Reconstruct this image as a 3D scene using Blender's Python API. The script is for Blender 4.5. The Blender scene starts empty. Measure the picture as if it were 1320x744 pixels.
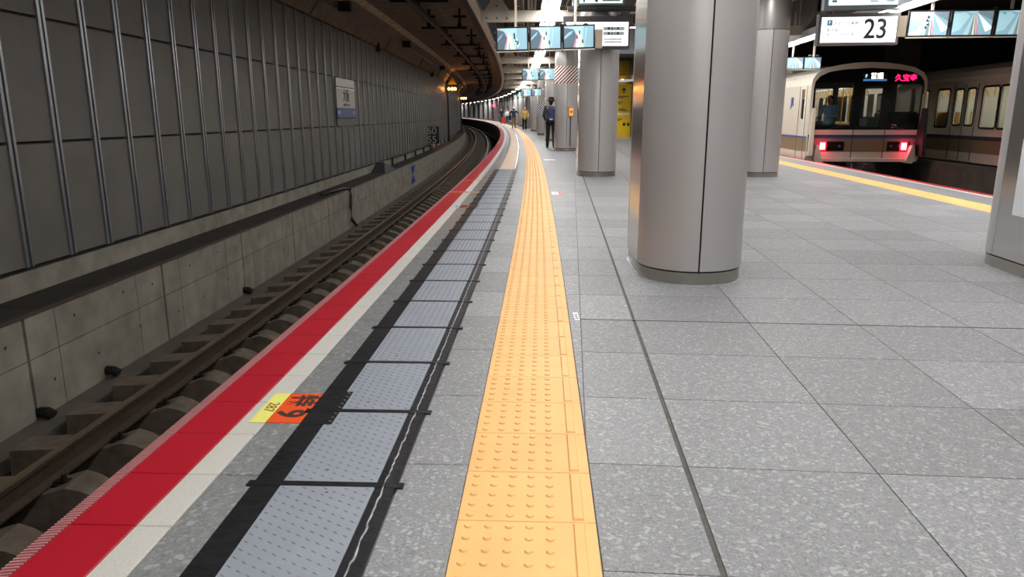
import bpy, bmesh, math, random
from mathutils import Vector, Matrix
random.seed(7)
sc = bpy.context.scene
COL = sc.collection
# ------------------------------------------------------------------ camera, world, exposure
FPX, YH = 943.0, 149.5
cam_d = bpy.data.cameras.new('camera'); cam = bpy.data.objects.new('camera', cam_d); COL.objects.link(cam)
cam_d.sensor_width = 36.0; cam_d.lens = FPX / 1320 * 36.0; cam_d.clip_start = .05; cam_d.clip_end = 600
cam.location = (0, 0, 1.14)
cam.rotation_euler = (math.radians(90) - math.atan((372 - YH) / FPX), 0, 0)
sc.camera = cam
w = bpy.data.worlds.new('world'); sc.world = w; w.use_nodes = True
w.node_tree.nodes['Background'].inputs[0].default_value = (.9, .95, 1, 1)
w.node_tree.nodes['Background'].inputs[1].default_value = .02
sc.view_settings.view_transform = 'Standard'; sc.view_settings.look = 'None'
sc.view_settings.exposure = 0.2; sc.view_settings.gamma = 1.0; sc.view_settings.use_curve_mapping = False
LAMP_W = 25.0          # power of one ceiling fixture over the platform
DOWN_W = 11.5          # power of one added round fill light
# ------------------------------------------------------------------ frames of the station
R0, SX, SY = 800.0, -0.6, 35.0          # platform edge: arc of radius R0
def rise(s):
    q = max(0.0, s - 30.0); return .0055 * q * q / (q + 15.0)
def phi(s): return (s - SY) / R0
def P(s, d, z=0.0):
    a = phi(s); return Vector((SX - R0 + (R0 + d) * math.cos(a), SY + (R0 + d) * math.sin(a), z + rise(s)))
GA = math.atan(.08); GS, GC = math.sin(GA), math.cos(GA)
def Q(u, v, z=0.0):
    X = u * GS + v * GC; Y = u * GC - v * GS
    return Vector((X, Y, z + rise(Y)))
# ------------------------------------------------------------------ materials
MATS = {}
def rgb(r, g, b):
    f = lambda c: ((c / 255) / 12.92 if c / 255 <= .04045 else (((c / 255) + .055) / 1.055) ** 2.4)
    return (f(r), f(g), f(b), 1)
def mat(name, col, rough=.5, metal=0.0, emit=0.0, var=0.0, scale=8.0, bump=0.0, objvar=0.0, alpha=None, spec=.5, bscale=None):
    if name in MATS: return MATS[name]
    m = bpy.data.materials.new(name); m.use_nodes = True; nt = m.node_tree; b = nt.nodes['Principled BSDF']
    b.inputs['Base Color'].default_value = col; b.inputs['Roughness'].default_value = rough
    b.inputs['Metallic'].default_value = metal; b.inputs['Specular IOR Level'].default_value = spec
    if emit > 0:
        b.inputs['Emission Color'].default_value = col; b.inputs['Emission Strength'].default_value = emit
    N = nt.nodes.new; L = nt.links.new
    geo = N('ShaderNodeNewGeometry') if (var or bump) else None
    last = None
    if var:
        n = N('ShaderNodeTexNoise'); n.inputs['Scale'].default_value = scale; n.inputs['Detail'].default_value = 6
        L(geo.outputs['Position'], n.inputs['Vector'])
        mp = N('ShaderNodeMapRange'); mp.inputs[1].default_value = .3; mp.inputs[2].default_value = .7
        mp.inputs[3].default_value = 1 - var; mp.inputs[4].default_value = 1 + var; L(n.outputs['Fac'], mp.inputs[0]); last = mp.outputs[0]
    if objvar:
        oi = N('ShaderNodeObjectInfo'); mo = N('ShaderNodeMapRange'); mo.inputs[3].default_value = 1 - objvar; mo.inputs[4].default_value = 1 + objvar
        L(oi.outputs['Random'], mo.inputs[0])
        if last:
            mm = N('ShaderNodeMath'); mm.operation = 'MULTIPLY'; L(last, mm.inputs[0]); L(mo.outputs[0], mm.inputs[1]); last = mm.outputs[0]
        else: last = mo.outputs[0]
    if last:
        mx = N('ShaderNodeVectorMath'); mx.operation = 'SCALE'; mx.inputs[0].default_value = col[:3]
        L(last, mx.inputs['Scale']); L(mx.outputs[0], b.inputs['Base Color'])
    if bump:
        n2 = N('ShaderNodeTexNoise'); n2.inputs['Scale'].default_value = bscale or scale * 6; n2.inputs['Detail'].default_value = 4
        L(geo.outputs['Position'], n2.inputs['Vector'])
        bp = N('ShaderNodeBump'); bp.inputs['Strength'].default_value = bump; bp.inputs['Distance'].default_value = .01
        L(n2.outputs['Fac'], bp.inputs['Height']); L(bp.outputs[0], b.inputs['Normal'])
    if alpha is not None:
        out = nt.nodes['Material Output']; tr = N('ShaderNodeBsdfTransparent'); ms = N('ShaderNodeMixShader')
        tr.inputs[0].default_value = (.92, .95, .95, 1)
        ms.inputs[0].default_value = alpha; L(tr.outputs[0], ms.inputs[1]); L(b.outputs[0], ms.inputs[2]); L(ms.outputs[0], out.inputs[0])
    MATS[name] = m
    return m
def stone(name, base, fleck, dark, objvar, rough=.32, scale=38):
    m = bpy.data.materials.new(name); m.use_nodes = True; nt = m.node_tree; b = nt.nodes['Principled BSDF']; N = nt.nodes.new; L = nt.links.new
    geo = N('ShaderNodeNewGeometry')
    nz = N('ShaderNodeTexNoise'); nz.inputs['Scale'].default_value = 14; nz.inputs['Detail'].default_value = 3; L(geo.outputs['Position'], nz.inputs['Vector'])
    ad = N('ShaderNodeVectorMath'); ad.operation = 'MULTIPLY_ADD'; ad.inputs[1].default_value = (.05, .05, 0)
    L(nz.outputs['Color'], ad.inputs[0]); L(geo.outputs['Position'], ad.inputs[2])
    def vor(sc_, lo, hi):
        v = N('ShaderNodeTexVoronoi'); v.inputs['Scale'].default_value = sc_; L(ad.outputs[0], v.inputs['Vector'])
        sp = N('ShaderNodeSeparateColor'); L(v.outputs['Color'], sp.inputs[0])
        r = N('ShaderNodeMapRange'); r.inputs[1].default_value = lo; r.inputs[2].default_value = hi; L(sp.outputs[0], r.inputs[0]); return r.outputs[0]
    v1 = vor(scale, .80, .97); v2 = vor(scale * 2.3, .55, .98); v3 = vor(scale * 1.4, .35, .05)
    def mix(a, bcol, f, k):
        mx = N('ShaderNodeMix'); mx.data_type = 'RGBA'
        mu = N('ShaderNodeMath'); mu.operation = 'MULTIPLY'; mu.inputs[1].default_value = k; L(f, mu.inputs[0]); L(mu.outputs[0], mx.inputs[0])
        if isinstance(a, tuple): mx.inputs[6].default_value = a
        else: L(a, mx.inputs[6])
        mx.inputs[7].default_value = bcol; return mx.outputs[2]
    c = mix(base, dark, v3, .55); c = mix(c, fleck, v2, .45); c = mix(c, fleck, v1, .8)
    oi = N('ShaderNodeObjectInfo'); mo = N('ShaderNodeMapRange'); mo.inputs[3].default_value = 1 - objvar; mo.inputs[4].default_value = 1 + objvar
    L(oi.outputs['Random'], mo.inputs[0])
    sv = N('ShaderNodeVectorMath'); sv.operation = 'SCALE'; L(c, sv.inputs[0]); L(mo.outputs[0], sv.inputs['Scale']); L(sv.outputs[0], b.inputs['Base Color'])
    b.inputs['Roughness'].default_value = rough; b.inputs['Specular IOR Level'].default_value = .32
    MATS[name] = m; return m
def stripes(name, c1, c2, freq, rough=.5, axis=1, diag=0.0, bump=0.0, thresh=.5):
    """hard stripes in the object's own coordinates"""
    m = bpy.data.materials.new(name); m.use_nodes = True; nt = m.node_tree; b = nt.nodes['Principled BSDF']; N = nt.nodes.new; L = nt.links.new
    tc = N('ShaderNodeTexCoord'); sp = N('ShaderNodeSeparateXYZ'); L(tc.outputs['Object'], sp.inputs[0])
    ma = N('ShaderNodeMath'); ma.operation = 'MULTIPLY_ADD'; ma.inputs[1].default_value = freq; L(sp.outputs[axis], ma.inputs[0])
    if diag:
        mb = N('ShaderNodeMath'); mb.operation = 'MULTIPLY'; mb.inputs[1].default_value = diag; L(sp.outputs[0], mb.inputs[0]); L(mb.outputs[0], ma.inputs[2])
    fr = N('ShaderNodeMath'); fr.operation = 'FRACT'; L(ma.outputs[0], fr.inputs[0])
    gt = N('ShaderNodeMath'); gt.operation = 'GREATER_THAN'; gt.inputs[1].default_value = thresh; L(fr.outputs[0], gt.inputs[0])
    mx = N('ShaderNodeMix'); mx.data_type = 'RGBA'; L(gt.outputs[0], mx.inputs[0]); mx.inputs[6].default_value = c1; mx.inputs[7].default_value = c2
    L(mx.outputs[2], b.inputs['Base Color']); b.inputs['Roughness'].default_value = rough
    MATS[name] = m; return m

G_STONE = stone('grey_stone', rgb(131, 132, 134), rgb(172, 173, 175), rgb(104, 106, 108), .13, scale=92, rough=.48)
G_STONE2 = stone('grey_stone_band', rgb(126, 128, 128), rgb(166, 168, 168), rgb(102, 104, 105), .05, scale=62)
WHITE_ST = mat('white_stone', rgb(202, 200, 193), .45, var=.08, scale=120)
RED_ST = mat('red_stone', rgb(176, 24, 42), .42, var=.12, scale=110)
EDGE_A = mat('edging_groove', rgb(150, 54, 64), .6); EDGE_B = mat('edging_rib', rgb(198, 140, 142), .5); EDGING = mat('edging_far', rgb(176, 98, 104), .55)
JOINT = mat('joint_mortar', rgb(104, 104, 104), .9)
YELLOW_T = mat('tactile_yellow', rgb(238, 184, 112), .55, var=.05, scale=5, objvar=.03)
PLATE = mat('painted_checker_plate', rgb(160, 167, 178), .42, metal=.25, var=.04, scale=9)
BLACKT = mat('black_tape', rgb(30, 30, 33), .38, var=.35, scale=16, bump=.35, bscale=26)
FOAM = mat('white_sealant', rgb(172, 176, 182), .2, var=.3, scale=30)
BEIGE_B = mat('beige_board', rgb(205, 180, 155), .55, var=.08, scale=6)
CONC = mat('concrete', rgb(126, 121, 109), .85, var=.25, scale=3.2, bump=.25, bscale=40)
CONC_D = mat('dark_concrete', rgb(78, 72, 64), .9, var=.25, scale=3, bump=.2)
BED = mat('track_bed', rgb(40, 36, 32), .95, var=.3, scale=6, bump=.3)
SLEEP = mat('sleeper_concrete', rgb(92, 82, 70), .9, var=.3, scale=9, bump=.3)
RAILM = mat('rail_rust', rgb(70, 57, 46), .55, metal=.4, var=.2, scale=14)
RAILTOP = mat('rail_head', rgb(150, 128, 104), .35, metal=.8)
FAST = mat('fastener_iron', rgb(40, 36, 34), .5, metal=.5)
WPANEL = mat('wall_panel', rgb(100, 96, 91), .62, var=.13, scale=1.6, objvar=.05, bump=.05)
MULL = mat('mullion_aluminium', rgb(160, 163, 168), .32, metal=.75)
GAPD = mat('dark_gap', rgb(18, 18, 19), .8)
WALKP = mat('walkway_cover', rgb(42, 38, 36), .6, metal=.2, var=.3, scale=30, bump=.4, bscale=60)
TUNNEL = mat('tunnel_lining', rgb(108, 94, 80), .9, var=.22, scale=2.2, bump=.25, bscale=12)
FASCIA = mat('fascia_grey', rgb(112, 110, 112), .55, metal=.2)
DARKC = mat('ceiling_void', rgb(84, 80, 76), .9, var=.2, scale=2)
CREAM = mat('cream_steel', rgb(206, 198, 184), .5)
SOFFIT = mat('soffit_panel', rgb(176, 172, 170), .45, metal=.1)
LAMPB = mat('lamp_body', rgb(225, 225, 225), .4)
TUBE = mat('lamp_tube', (1, .98, .95, 1), .4, emit=10.0)
COLM = mat('column_satin_metal', rgb(184, 182, 182), .38, metal=.35)
COLS = mat('column_polished_side', rgb(196, 194, 192), .16, metal=.9)
COLB = mat('column_brushed_skirt', rgb(170, 165, 158), .26, metal=.95)
COLU = mat('column_upper_shaded', rgb(150, 147, 145), .4, metal=.5)  # darker metal puts the shade at the column tops into the colour
BLK = mat('black_plastic', rgb(18, 19, 21), .4)
DGREY = mat('dark_grey_metal', rgb(60, 60, 62), .5, metal=.4)
SIGNW = mat('sign_light_face', rgb(250, 252, 255), .5, emit=.95)
TXTB = mat('print_black', rgb(30, 32, 36), .6)
TXTG = mat('print_grey', rgb(176, 186, 190), .6)
TXTS = mat('print_slate', rgb(112, 122, 128), .7)
TXTBLUE = mat('print_blue', rgb(60, 120, 190), .6)
def emitm(name, c, e): return mat(name, c, .5, emit=e)
# ------------------------------------------------------------------ mesh helpers
class MB:
    def __init__(s): s.v = []; s.f = []; s.m = []
    def add(s, vs, fs, mi=0):
        k = len(s.v); s.v += [tuple(p) for p in vs]; s.f += [tuple(i + k for i in f) for f in fs]; s.m += [mi] * len(fs); return s
    def box(s, x0, x1, y0, y1, z0, z1, mi=0):
        return s.add([(x0, y0, z0), (x1, y0, z0), (x1, y1, z0), (x0, y1, z0), (x0, y0, z1), (x1, y0, z1), (x1, y1, z1), (x0, y1, z1)],
                     [(0, 3, 2, 1), (4, 5, 6, 7), (0, 1, 5, 4), (1, 2, 6, 5), (2, 3, 7, 6), (3, 0, 4, 7)], mi)
    def bbox(s, x0, x1, y0, y1, z0, z1, b=.004, mi=0):   # box with chamfered top edges
        return s.add([(x0, y0, z0), (x1, y0, z0), (x1, y1, z0), (x0, y1, z0), (x0, y0, z1 - b), (x1, y0, z1 - b), (x1, y1, z1 - b), (x0, y1, z1 - b),
                      (x0 + b, y0 + b, z1), (x1 - b, y0 + b, z1), (x1 - b, y1 - b, z1), (x0 + b, y1 - b, z1)],
                     [(0, 3, 2, 1), (0, 1, 5, 4), (1, 2, 6, 5), (2, 3, 7, 6), (3, 0, 4, 7), (4, 5, 9, 8), (5, 6, 10, 9), (6, 7, 11, 10), (7, 4, 8, 11), (8, 9, 10, 11)], mi)
    def prism(s, poly, z0, z1, mi=0):
        n = len(poly); vs = [(p[0], p[1], z0) for p in poly] + [(p[0], p[1], z1) for p in poly]
        fs = [tuple(range(n - 1, -1, -1)), tuple(range(n, 2 * n))] + [(i, (i + 1) % n, n + (i + 1) % n, n + i) for i in range(n)]
        return s.add(vs, fs, mi)
    def tube(s, pts, r, n=8, mi=0):
        pts = [Vector(p) for p in pts]; rs = r if isinstance(r, (list, tuple)) else [r] * len(pts); vs = []; fs = []
        for i, p in enumerate(pts):
            t = (pts[min(i + 1, len(pts) - 1)] - pts[max(i - 1, 0)]).normalized()
            a = t.cross(Vector((0, 0, 1)));
            if a.length < 1e-3: a = Vector((1, 0, 0))
            a.normalize(); b = t.cross(a)
            for k in range(n):
                q = 2 * math.pi * k / n; vs.append(p + (a * math.cos(q) + b * math.sin(q)) * rs[i])
        for i in range(len(pts) - 1):
            for k in range(n): fs.append((i * n + k, i * n + (k + 1) % n, (i + 1) * n + (k + 1) % n, (i + 1) * n + k))
        fs.append(tuple(range(n))); fs.append(tuple(range((len(pts) - 1) * n + n - 1, (len(pts) - 1) * n - 1, -1)))
        return s.add(vs, fs, mi)
    def ball(s, c, rx, ry, rz, n=12, m=8, mi=0):
        vs = [(c[0], c[1], c[2] + rz)]; fs = []
        for j in range(1, m):
            t = math.pi * j / m
            for k in range(n):
                q = 2 * math.pi * k / n; vs.append((c[0] + rx * math.sin(t) * math.cos(q), c[1] + ry * math.sin(t) * math.sin(q), c[2] + rz * math.cos(t)))
        vs.append((c[0], c[1], c[2] - rz)); e = len(vs) - 1
        for k in range(n):
            fs.append((0, 1 + k, 1 + (k + 1) % n)); fs.append((e, 1 + (m - 2) * n + (k + 1) % n, 1 + (m - 2) * n + k))
        for j in range(m - 2):
            for k in range(n): fs.append((1 + j * n + k, 1 + (j + 1) * n + k, 1 + (j + 1) * n + (k + 1) % n, 1 + j * n + (k + 1) % n))
        return s.add(vs, fs, mi)
    def mesh(s, name, mats, smooth=False):
        me = bpy.data.meshes.new(name); me.from_pydata(s.v, [], s.f); me.update()
        for m in (mats if isinstance(mats, (list, tuple)) else [mats]): me.materials.append(m)
        me.polygons.foreach_set('material_index', s.m)
        if smooth: me.polygons.foreach_set('use_smooth', [True] * len(s.f))
        bm = bmesh.new(); bm.from_mesh(me); bmesh.ops.recalc_face_normals(bm, faces=bm.faces); bm.to_mesh(me); bm.free()
        return me
    def build(s, name, mats, parent=None, loc=None, rz=0.0, smooth=False):
        return put(name, s.mesh(name, mats, smooth), parent, loc, rz)
def put(name, me, parent=None, loc=None, rz=0.0, rot=None):
    o = bpy.data.objects.new(name, me); COL.objects.link(o)
    if loc is not None: o.location = loc
    o.rotation_euler = rot if rot else (0, 0, rz)
    if parent is not None: o.parent = parent
    return o
def empty(name, loc=(0, 0, 0), rz=0.0):
    return put(name, None, None, loc, rz)
def tag(o, label=None, cat=None, group=None, kind=None):
    if label: o['label'] = label
    if cat: o['category'] = cat
    if group: o['group'] = group
    if kind: o['kind'] = kind
    return o
ORD = ['nearest', 'second', 'third', 'fourth', 'fifth', 'sixth', 'seventh', 'eighth', 'ninth', 'tenth', 'eleventh', 'twelfth', 'thirteenth', 'fourteenth', 'fifteenth',
       'sixteenth', 'seventeenth', 'eighteenth', 'nineteenth', 'twentieth', 'twenty-first', 'twenty-second', 'twenty-third', 'twenty-fourth', 'twenty-fifth', 'twenty-sixth', 'twenty-seventh', 'twenty-eighth']
def frange(a, b, st):
    n = max(1, round((b - a) / st)); return [a + (b - a) * i / n for i in range(n + 1)]
def sweep_into(mb, F, prof, ss, closed=True, mi=0):
    n = len(prof); vs = []; fs = []
    for s in ss: vs += [F(s, d, z) for d, z in prof]
    for i in range(len(ss) - 1):
        for k in range(n if closed else n - 1):
            fs.append((i * n + k, i * n + (k + 1) % n, (i + 1) * n + (k + 1) % n, (i + 1) * n + k))
    if closed:
        fs.append(tuple(range(n))); e = (len(ss) - 1) * n; fs.append(tuple(range(e + n - 1, e - 1, -1)))
    return mb.add(vs, fs, mi)
def sweep(name, F, prof, ss, m, parent=None, closed=True):
    return sweep_into(MB(), F, prof, ss, closed).build(name, m, parent)
def rectp(d0, d1, z0, z1): return [(d0, z0), (d1, z0), (d1, z1), (d0, z1)]
def along(name, me, s, d, z, parent):
    return put(name, me, parent, P(s, d, z), phi(s))
def curve2d(name, outer, holes, thick, m):
    """flat panel with holes: outline in local x,y, thickness along z"""
    cu = bpy.data.curves.new(name, 'CURVE'); cu.dimensions = '2D'; cu.fill_mode = 'BOTH'; cu.extrude = thick / 2
    for pts in [outer] + holes:
        sp = cu.splines.new('POLY'); sp.points.add(len(pts) - 1); sp.use_cyclic_u = True
        for p, q in zip(sp.points, pts): p.co = (q[0], q[1], 0, 1)
    return curve_mesh(cu, name, m)
def curve_mesh(cu, name, m):
    o = bpy.data.objects.new(name, cu); COL.objects.link(o)
    dg = bpy.context.evaluated_depsgraph_get(); dg.update()
    me = bpy.data.meshes.new_from_object(o.evaluated_get(dg)); me.name = name
    me.materials.clear(); me.materials.append(m)
    bpy.data.objects.remove(o); bpy.data.curves.remove(cu)
    return me
def rrect(x0, x1, y0, y1, r, n=5):
    pts = []
    for cx, cy, a in ((x1 - r, y1 - r, 0), (x0 + r, y1 - r, 90), (x0 + r, y0 + r, 180), (x1 - r, y0 + r, 270)):
        for i in range(n + 1):
            q = math.radians(a + 90 * i / n); pts.append((cx + r * math.cos(q), cy + r * math.sin(q)))
    return pts
def text(name, body, size, m, parent, loc, rot, ax='CENTER', ext=.0015, bold=0.0, sx=1.0):
    cu = bpy.data.curves.new(name, 'FONT'); cu.body = body; cu.size = size; cu.align_x = ax; cu.align_y = 'CENTER'; cu.extrude = ext; cu.offset = bold
    cu.resolution_u = 3
    me = curve_mesh(cu, name, m); o = put(name, me, parent, loc, rot=rot); o.scale = (sx, 1, 1)
    return o
UP = (math.pi / 2, 0, 0)        # upright, facing -y

# ================================================================== SETTING
# ---- floor slab
ys = frange(-6, 236, 2.0)
fl = MB()
def QY(Y, v): return Q((Y + v * GS) / GC, v)
vs = []; fs = []
for Y in ys:
    a = P(Y, -.02, 0); b = P(Y, 1.6, 0); c = QY(Y, 6.2); base = rise(Y)
    for q, z in ((a, -.012), (b, -.012), (c, -.012), (c, -.35), (a, -.35)): vs.append((q.x, q.y, z + base))
for i in range(len(ys) - 1):
    for k in range(5): fs.append((i * 5 + k, i * 5 + (k + 1) % 5, i * 5 + 5 + (k + 1) % 5, i * 5 + 5 + k))
fl.add(vs, fs)
floor = tag(fl.build('floor', JOINT), 'grey granite paved island platform floor with thin joints', 'floor', kind='structure')

# ---- stone tiles right of the yellow strip
def clip(poly, p, n):
    out = []
    for i in range(len(poly)):
        a, b = poly[i], poly[(i + 1) % len(poly)]
        da = (a[0] - p[0]) * n[0] + (a[1] - p[1]) * n[1]; db = (b[0] - p[0]) * n[0] + (b[1] - p[1]) * n[1]
        if da >= 0: out.append(a)
        if (da >= 0) != (db >= 0):
            t = da / (da - db); out.append((a[0] + (b[0] - a[0]) * t, a[1] + (b[1] - a[1]) * t))
    return out
def area(p): return abs(sum(p[i][0] * p[(i + 1) % len(p)][1] - p[(i + 1) % len(p)][0] * p[i][1] for i in range(len(p)))) / 2
DR0, DRK = (.54, 1.64), .066
drn = (1 / math.hypot(1, DRK), -DRK / math.hypot(1, DRK))
vl = [-6.53, -5.93, -5.33, -4.73, -4.13, -3.53, -2.93, -2.33, -1.73, -1.13, -.53, .07] + [1.02 + .6 * k for k in range(7)] + [5.07]
vl2 = [5.475, 6.0, 6.1]
tiles = []
def cell(u0, u1, v0, v1, g=.0022):
    pts = [Q(u, v) for u, v in ((u0 + g, v0 + g), (u0 + g, v1 - g), (u1 - g, v1 - g), (u1 - g, v0 + g))]
    poly = [(p.x, p.y) for p in pts]; cx = sum(p[0] for p in poly) / 4; cy = sum(p[1] for p in poly) / 4
    e = P(cy, 1.529); t = phi(cy); poly = clip(poly, (e.x, e.y), (math.cos(t), math.sin(t)))
    if len(poly) < 3: return []
    res = []
    for sg in (1, -1):
        pp = clip(poly, (DR0[0] + sg * drn[0] * .009, DR0[1] + sg * drn[1] * .009), (sg * drn[0], sg * drn[1])) if cy < 60 else (poly if sg == 1 else [])
        if len(pp) >= 3 and area(pp) > .0004: res.append(pp)
    return res
near, far = [], MB()
for k in range(-11, 140):
    u0 = 4.08 + .6 * k
    for i in range(len(vl) - 1):
        for pp in cell(u0, u0 + .6, vl[i], vl[i + 1]):
            cx = sum(p[0] for p in pp) / len(pp); cy = sum(p[1] for p in pp) / len(pp)
            if cy < -3: continue
            if .9 < cy < 13.0 and abs(cx) < .80 * cy + .5: near.append((cy, pp))
            else:
                b = rise(cy); far.prism(pp, -.02 + b, b)
near.sort(key=lambda t: t[0])
for i, (cy, pp) in enumerate(near):
    cx = sum(p[0] for p in pp) / len(pp); cy = sum(p[1] for p in pp) / len(pp)
    if i < 290:
        MB().prism([(p[0] - cx, p[1] - cy) for p in pp], -.02, 0).build('floor_tile', G_STONE, floor, (cx, cy, 0))
    else: far.prism(pp, -.02, 0)
for k in range(-9, 90):            # strip between right yellow tactile and right edge
    u0 = 4.08 + .6 * k
    for a, b in ((5.475, 6.0),):
        pp = [Q(u, v) for u, v in ((u0, a), (u0, b), (u0 + .596, b), (u0 + .596, a))]; r = rise(pp[0].y)
        far.prism([(p.x, p.y) for p in pp], -.02 + r, r)
tag(far.build('floor_tile_field', G_STONE, floor), 'distant grey stone tiles', kind='stuff')
# drain slot and expansion joint
mb = MB()
yy = frange(1.0, 60, 2)
for i in range(len(yy) - 1):
    a, b = yy[i], yy[i + 1]; xa = DR0[0] + DRK * (a - DR0[1]); xb = DR0[0] + DRK * (b - DR0[1])
    mb.prism([(xa - .0085, a), (xa + .0085, a), (xb + .0085, b), (xb - .0085, b)], -.02 + rise(a), -.004 + rise(a))
mb.build('joint_sealant', mat('joint_rubber', rgb(78, 74, 68), .7, var=.3, scale=20), floor)
mb = MB()
q = [Q(u, v) for u, v in ((4.074, .07), (4.074, 5.06), (4.086, 5.06), (4.086, .07))]
mb.prism([(p.x, p.y) for p in q], -.02, .0008).build('expansion_joint', mat('joint_rubber_dark', rgb(60, 58, 56), .7), floor)

# ---- platform edge (left): slab face + tiles
ss = frange(-6, 232, 2.0)
edge = tag(sweep('platform_edge', P, [(-.02, -.16), (.5, -.16), (.5, -.012), (-.02, -.012)], ss, CONC_D), 'curved platform edge banded red and white beside the sunken track', 'platform edge', kind='structure')
sweep('edge_riser', P, rectp(.10, .4, -1.5, -.16), ss, CONC_D, edge)
PT = .31
def strip_meshes(name, w_, l_, m, h=.02, b=.002): return MB().bbox(0, w_, -l_ / 2, l_ / 2, -h, 0, b).mesh(name, m)
red_me = strip_meshes('red_tile', .192, PT - .004, RED_ST); whi_me = strip_meshes('white_tile', .102, PT - .004, WHITE_ST)
edg = MB(); y = -PT / 2 + .001
def slab(y0, y1, dz, mi):
    edg.add([(-.047, y0, -.06), (0, y0, -.06), (0, y1, -.06), (-.047, y1, -.06), (-.047, y0, -.006 + dz), (0, y0, dz), (0, y1, dz), (-.047, y1, -.006 + dz)],
            [(0, 3, 2, 1), (4, 5, 6, 7), (0, 1, 5, 4), (1, 2, 6, 5), (2, 3, 7, 6), (3, 0, 4, 7)], mi)
slab(-PT / 2 + .001, PT / 2 - .001, -.003, 0)
for i in range(22): slab(-PT / 2 + .004 + i * .014, -PT / 2 + .010 + i * .014, 0, 1)
edg = edg.mesh('edging', [EDGE_A, EDGE_B])
gr1 = strip_meshes('grey_band_tile', .133, PT * 2 - .004, G_STONE2); gr2 = strip_meshes('grey_band_tile', .208, PT * 2 - .004, G_STONE)
S0 = 1.88 - 5 * PT + PT / 2
for k in range(96):
    s = S0 + PT * k
    along('edging', edg, s, .013, 0, edge); along('red_tile', red_me, s, .016, 0, edge); along('white_tile', whi_me, s, .211, 0, edge)
    if k % 2 == 0:
        along('grey_band_tile', gr1, s + PT / 2, .317, 0, floor); along('border_tile', gr2, s + PT / 2 + .1, .915, 0, floor)
SE = S0 + PT * 96 - PT / 2
sf = frange(SE, 232, 1.5)
for nm, a, b, m in (('red_band', .016, .208, RED_ST), ('white_band', .211, .313, WHITE_ST), ('edging_band', -.034, .013, EDGING)):
    tag(sweep(nm, P, rectp(a, b, -.02, 0), sf, m, edge), 'distant run of ' + nm.replace('_', ' '), kind='stuff')
tag(sweep('grey_band_field', P, rectp(.317, .45, -.02, 0), sf, G_STONE2, floor), kind='stuff')
tag(sweep('border_field', P, rectp(.915, 1.123, -.02, 0), sf, G_STONE, floor), kind='stuff')

# ---- tactile strips
def tactile_mesh():
    mb = MB(); mb.bbox(-.2, .2, -.149, .149, -.02, .001, .002)
    for i in range(5):
        for j in range(5):
            cx, cy = -.2 + .035 + .0585 * i, -.12 + .06 * j
            n = 8; vs = []; 
            for r, z in ((.0135, .001), (.0095, .0055)):
                vs += [(cx + r * math.cos(2 * math.pi * t / n), cy + r * math.sin(2 * math.pi * t / n), z) for t in range(n)]
            mb.add(vs, [(t, (t + 1) % n, n + (t + 1) % n, n + t) for t in range(n)] + [tuple(range(n, 2 * n))])
    mb.bbox(.134, .168, -.138, .138, 0, .0065, .004)
    return mb.mesh('tactile_tile', YELLOW_T)
tac = empty('tactile_paving'); tag(tac, 'long yellow tactile strip of dotted tiles following the curved track', 'tactile paving', kind='structure')
tme = tactile_mesh(); TL = .3
T0 = 1.645 - TL / 2 - 2 * TL
for k in range(120):
    along('tactile_tile', tme, T0 + TL * k, 1.325, 0, tac)
tag(sweep('tactile_field', P, rectp(1.125, 1.525, -.02, .003), frange(T0 + TL * 119.5, 232, 1.5), YELLOW_T, tac), 'distant yellow tactile tiles', kind='stuff')
tac2 = empty('tactile_paving'); tag(tac2, 'yellow tactile strip beside the stopped train, right of the columns', 'tactile paving', kind='structure')
for k in range(-8, 90):
    u = 1.0 + TL * k; q = Q(u, 5.27); put('tactile_tile', tme, tac2, q, math.pi - GA)
tag(sweep('tactile_field', Q, rectp(5.07, 5.47, -.02, .003), frange(1.0 + 89.5 * TL, 90, 2), YELLOW_T, tac2), kind='stuff')
# right platform edge
us = frange(-4, 100, 2)
redge = tag(sweep('platform_edge', Q, [(6.0, -.16), (6.25, -.16), (6.25, -.012), (6.0, -.012)], us, CONC_D), 'straight platform edge with red and white bands beside the stopped train', 'platform edge', kind='structure')
sweep('edge_riser', Q, rectp(6.0, 6.12, -1.5, -.16), us, CONC_D, redge)
wr = strip_meshes('white_tile', .1, .306, WHITE_ST); rr_ = strip_meshes('red_tile', .148, .306, RED_ST)
for k in range(112):
    u = -.2 + .31 * k; put('white_tile', wr, redge, Q(u, 6.002), -GA); put('red_tile', rr_, redge, Q(u, 6.104), -GA)

# ---- checker plate run
run = empty('pit_cover_run'); tag(run, 'run of grey checker plates edged with black tape beside the yellow strip', 'cover plates', kind='structure')
LP = .587
mb = MB(); mb.bbox(0, .30, -LP / 2 + .014, LP / 2 - .014, -.004, .006, .002)
for i in range(9):
    for j in range(15):
        cx = .018 + i * .033; cy = -.262 + j * .0375 + (.018 if i % 2 else 0)
        if cy > .265: continue
        a = math.radians(-32); ca, sa = math.cos(a), math.sin(a); L_, W_ = .0125, .0028
        pts = [(-L_, 0, .006), (0, -W_, .006), (L_, 0, .006), (0, W_, .006), (0, 0, .0092)]
        mb.add([(cx + x * ca - y * sa, cy + x * sa + y * ca, z) for x, y, z in pts], [(0, 1, 4), (1, 2, 4), (2, 3, 4), (3, 0, 4)])
for x, y in ((.16, .24), (.12, -.2)):
    mb.add([(x + .006 * math.cos(t * math.pi / 3), y + .004 * math.sin(t * math.pi / 3), .0066) for t in range(6)], [tuple(range(6))], 1)
plate_me = mb.mesh('cover_plate', [PLATE, BLK])
tk = MB().bbox(-.055, .445, -.015, .015, 0, .009, .003).mesh('tape_bar', BLACKT)
PS0 = 2.13 - LP * 3
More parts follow.
